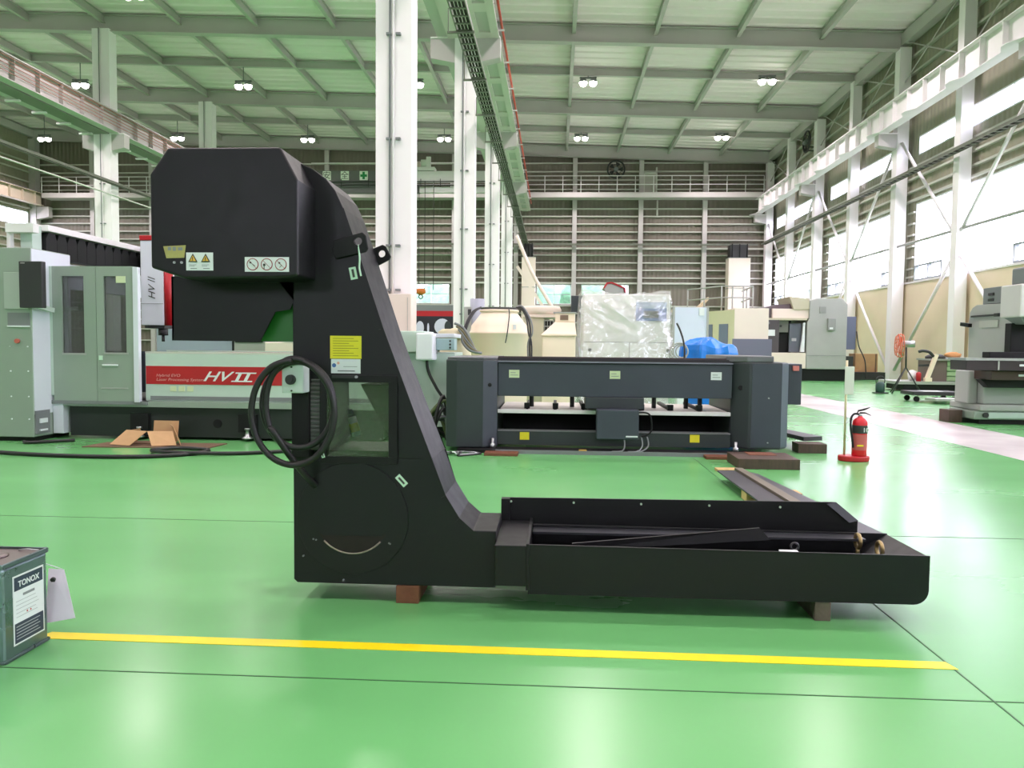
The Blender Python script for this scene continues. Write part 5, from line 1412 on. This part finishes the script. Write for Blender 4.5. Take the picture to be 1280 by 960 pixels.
pt = thing('pale_bag', (8.43, 18.3, .37), 'white plastic bag lying on the low platform', 'bag'); blob((8.4, 18.3, .50), (.12, .11, .13), 14, 8, .15, 21).build('bag_body', WHITE, pt)
tag(MB().lathe((8.47, 18.12, .37), [(.055, 0), (.055, .19), (.02, .22)], 14).build('red_bottle', RED), 'red can beside the white bag on the low platform', 'can')
vs_t = thing('vise_arm', (8.6, 18.4, .37), 'pale wooden arm with dark clamp head leaning on the low platform', 'clamp')
MB().bar((8.63, 18.04, .44), (8.82, 18.04, 1.0), .1, .08).build('arm', CREAM, vs_t); MB().tube([(8.42, 18.04, 1.06), (8.52, 18.04, 1.08), (8.66, 18.04, 1.05), (8.76, 18.04, .95)], .035, 8).build('clamp_head', DKGREY, vs_t); MB().bar((8.43, 18.04, .74), (8.66, 18.04, .75), .05).build('clamp_grip', DKGREY, vs_t)
MB().box(8.57, 8.72, 17.98, 18.1, .371, .46).build('arm_foot', CREAM, vs_t)
pt = thing('paper_pile', (9.5, 18.4, .90), 'loose papers and tan cloth on top of the drawer cabinet', 'paper'); box('paper_sheet', (9.2, 9.62, 18.2, 18.5, .90, .93), WLAB, pt); blob((9.45, 18.62, .985), (.2, .1, .075), 14, 8, .15, 31).build('tan_cloth', M('tan_cloth', (206, 150, 96), .7), pt)
MB.XF = None
do = thing('dolly', (8.1, 16.7, 0), 'low black dolly on castors with papers near the milling machine', 'dolly')
box('deck', (7.58, 8.6, 16.5, 17.1, .14, .22), DKGREY, do, .008); box('paper_sheet', (7.85, 8.25, 16.6, 16.9, .221, .226), WLAB, do)
for (x, y) in ((7.68, 16.56), (8.05, 16.5), (8.45, 16.56), (7.68, 17.0), (8.45, 17.0)): MB().cyl((x, y - .02, .06), (x, y + .02, .06), .06, 12).build('castor', BLACK2, do)
pf = tag(box('white_board', (7.75, 9.4, 15.9, 16.35, .06, .11), GREYP, None, .004), 'long pale board on supports in front of the black dolly', 'board')
tag(box('board_support', (8.6, 8.8, 16.0, 16.2, 0, .06), WOODD, None), 'dark support under the long pale board', 'block')
# milling machine at the right edge
ml = thing('milling_machine', (7.0, 12.0, 0), 'grey vertical milling machine with dark table at the hall side', 'milling machine')
KG = M('knee_grey', (150, 154, 150), .45, 0, .04, 2)
box('base_casting', (6.30, 8.4, 11.75, 12.5, .07, .20), MINTD, ml, .02)
box('base_top', (6.36, 8.4, 11.72, 12.6, .20, .30), GREYP, ml, .02)
box('base_panel', (6.5, 8.4, 11.735, 11.75, .09, .18), MINT, ml, .01)
MB().cyl((6.46, 11.72, .14), (6.46, 11.75, .14), .04, 14).build('base_port', DKGREY, ml)
box('knee', (6.42, 7.9, 11.75, 12.4, .30, .66), KG, ml, .02)
box('knee_side', (6.28, 6.42, 11.9, 12.3, .30, .80), GREYP, ml, .02)
MB().prism([(6.42, .56), (7.5, .56), (7.5, .68), (6.30, .68)], 11.6, 11.76).build('knee_apron', BLACK2, ml)
box('saddle', (6.36, 7.3, 11.45, 12.2, .68, .81), M('brown_saddle', (74, 56, 48), .5), ml, .01)
box('saddle_plate', (6.74, 6.87, 11.44, 11.45, .735, .765), WLAB, ml)
tbm = box('table', (5.92, 8.3, 11.3, 11.75, .82, .965), M('dark_table', (52, 44, 48), .4, .2), ml, .006)
box('table_top', (5.90, 8.3, 11.28, 11.77, .965, 1.0), SILVER, tbm); box('table_edge', (6.36, 6.38, 11.29, 11.3, .83, .96), GREYP, tbm); box('table_plate', (6.66, 6.79, 11.29, 11.3, .885, .915), WLAB, tbm)
box('table_guard', (6.35, 7.0, 11.5, 11.7, 1.0, 1.09), BLACK2, tbm, .01)
MB().prism([(13.26, .30), (13.30, 1.6), (13.28, 1.74), (13.20, 1.82), (13.08, 1.86), (11.95, 1.84), (11.95, .30)], 6.98, 7.7, 'x').build('column', GREYP, ml, .01)
box('column_rib', (6.95, 6.98, 11.95, 12.05, .8, 1.74), MINT, ml, .005)
box('control_box', (6.99, 7.5, 12.1, 12.92, 1.855, 2.12), GREYM, ml, .01)
for z in (1.99, 1.90): box('box_switch', (6.975, 6.99, 12.6, 12.75, z, z + .04), DKGREY, ml)
MB().bar((6.96, 13.18, 1.67), (6.96, 12.45, 1.67), .03).build('dark_bar', DKGREY, ml); box('bar_knob', (6.93, 6.97, 12.38, 12.48, 1.645, 1.695), DKGREY, ml)
box('plate_panel', (6.965, 6.98, 12.42, 12.95, 1.48, 1.59), M('plate_grey', (176, 178, 170), .4), ml); MB().bar((6.90, 13.1, 1.52), (6.90, 13.36, 1.55), .06).build('hand_lever', BLACK2, ml)
hdm = box('milling_head', (6.72, 7.7, 11.45, 11.95, 1.60, 2.08), M('head_white_grey', (206, 204, 202), .45, 0, .03, 2), ml, .02)
pnl = box('gauge_panel', (6.80, 6.98, 11.435, 11.45, 1.80, 1.94), WLAB, hdm)
for x in (6.82, 6.90):
    for z in (1.815, 1.855, 1.90): box('gauge', (x, x + .06, 11.428, 11.435, z, z + .028), DKGREY, pnl)
frustum((6.86, 7.1, 11.55, 11.8), (6.76, 7.3, 11.5, 11.9), 1.50, 1.60).build('spindle_nose', GREYM, hdm); MB().cyl((6.98, 11.65, 1.43), (6.98, 11.65, 1.51), .03, 10).build('spindle', DKGREY, hdm)
box('dark_guard', (6.80, 7.9, 11.78, 11.94, 1.0, 1.52), BLACK2, ml, .01)
box('head_motor', (6.84, 7.3, 11.5, 11.9, 2.08, 2.34), GREYM, ml, .03)
tag(box('wooden_block', (6.06, 6.26, 12.0, 12.3, 0, .19), WOODD, None, .004), 'dark wooden block beside the milling machine base', 'block')
tag(box('dark_skid', (6.4, 8.4, 11.8, 12.5, 0, .068), BLACK2, None, .004), 'dark skid under the milling machine base', 'skid')
tag(box('tan_offcut', (6.46, 6.56, 11.98, 12.1, .0, .06), CARD, None, .003), 'small tan wood offcut at the milling machine corner', 'offcut') if 0 else None
# display board far behind
bn = thing('display_board', (-3.6, 23, 0), 'display board with red band over a dark picture of metal rolls', 'display board')
box('board_panel', (-4.35, -2.5, 23.02, 23.08, .1, 2.31), GREYM, bn); box('red_band', (-4.25, -2.55, 22.99, 23.02, 1.97, 2.13), RED, bn); pic = box('picture', (-4.35, -2.55, 22.99, 23.02, .9, 1.97), M('picture_black', (26, 26, 34), .3), bn)
SPH = M('picture_silver', (206, 204, 224), .4)
for (x, z, a, b) in ((-4.1, 1.62, .12, .2), (-3.42, 1.66, .24, .24), (-2.85, 1.66, .22, .26), (-3.85, 1.6, .03, .16), (-3.55, 1.35, .2, .06)):
    MB().prism([(x + a * math.cos(t), z + b * math.sin(t)) for t in [2 * PI * i / 20 for i in range(20)]], 22.975, 22.99).build('printed_roll', SPH, pic)
for (x, z, a, b) in ((-3.25, 1.66, .1, .17), (-2.72, 1.62, .07, .1)):
    MB().prism([(x + a * math.cos(t), z + b * math.sin(t)) for t in [2 * PI * i / 20 for i in range(20)]], 22.965, 22.975).build('printed_shadow', SLATE_D, pic)
for x in (-4.3, -2.6): box('board_leg', (x, x + .06, 22.95, 23.15, 0, .1), GREYM, bn)
# trees beyond the end wall windows
LEAF = M('tree_leaf', (96, 140, 110), .8, 0, .4, 3)
for i, (x, y, h) in enumerate(((-1.5, 62, 6.4), (2.5, 64, 7.2), (-9.5, 62, 6.0), (-13.5, 66, 7.0))):
    t = thing('tree', (x, y, -.3), 'pale green tree outside the end wall window %s' % ('beside the middle columns', 'above the wrapped machine', 'above the display board', 'behind the conveyor tower')[i], 'tree', 'trees outside')
    blob((x, y, h - 1.9), (2.0, 1.6, 1.9), 28, 16, .22, 40 + i).build('crown', LEAF, t); MB().cyl((x, y, -.3), (x, y, h - 2.5), .16, 8, .1).build('trunk', WOODD, t)
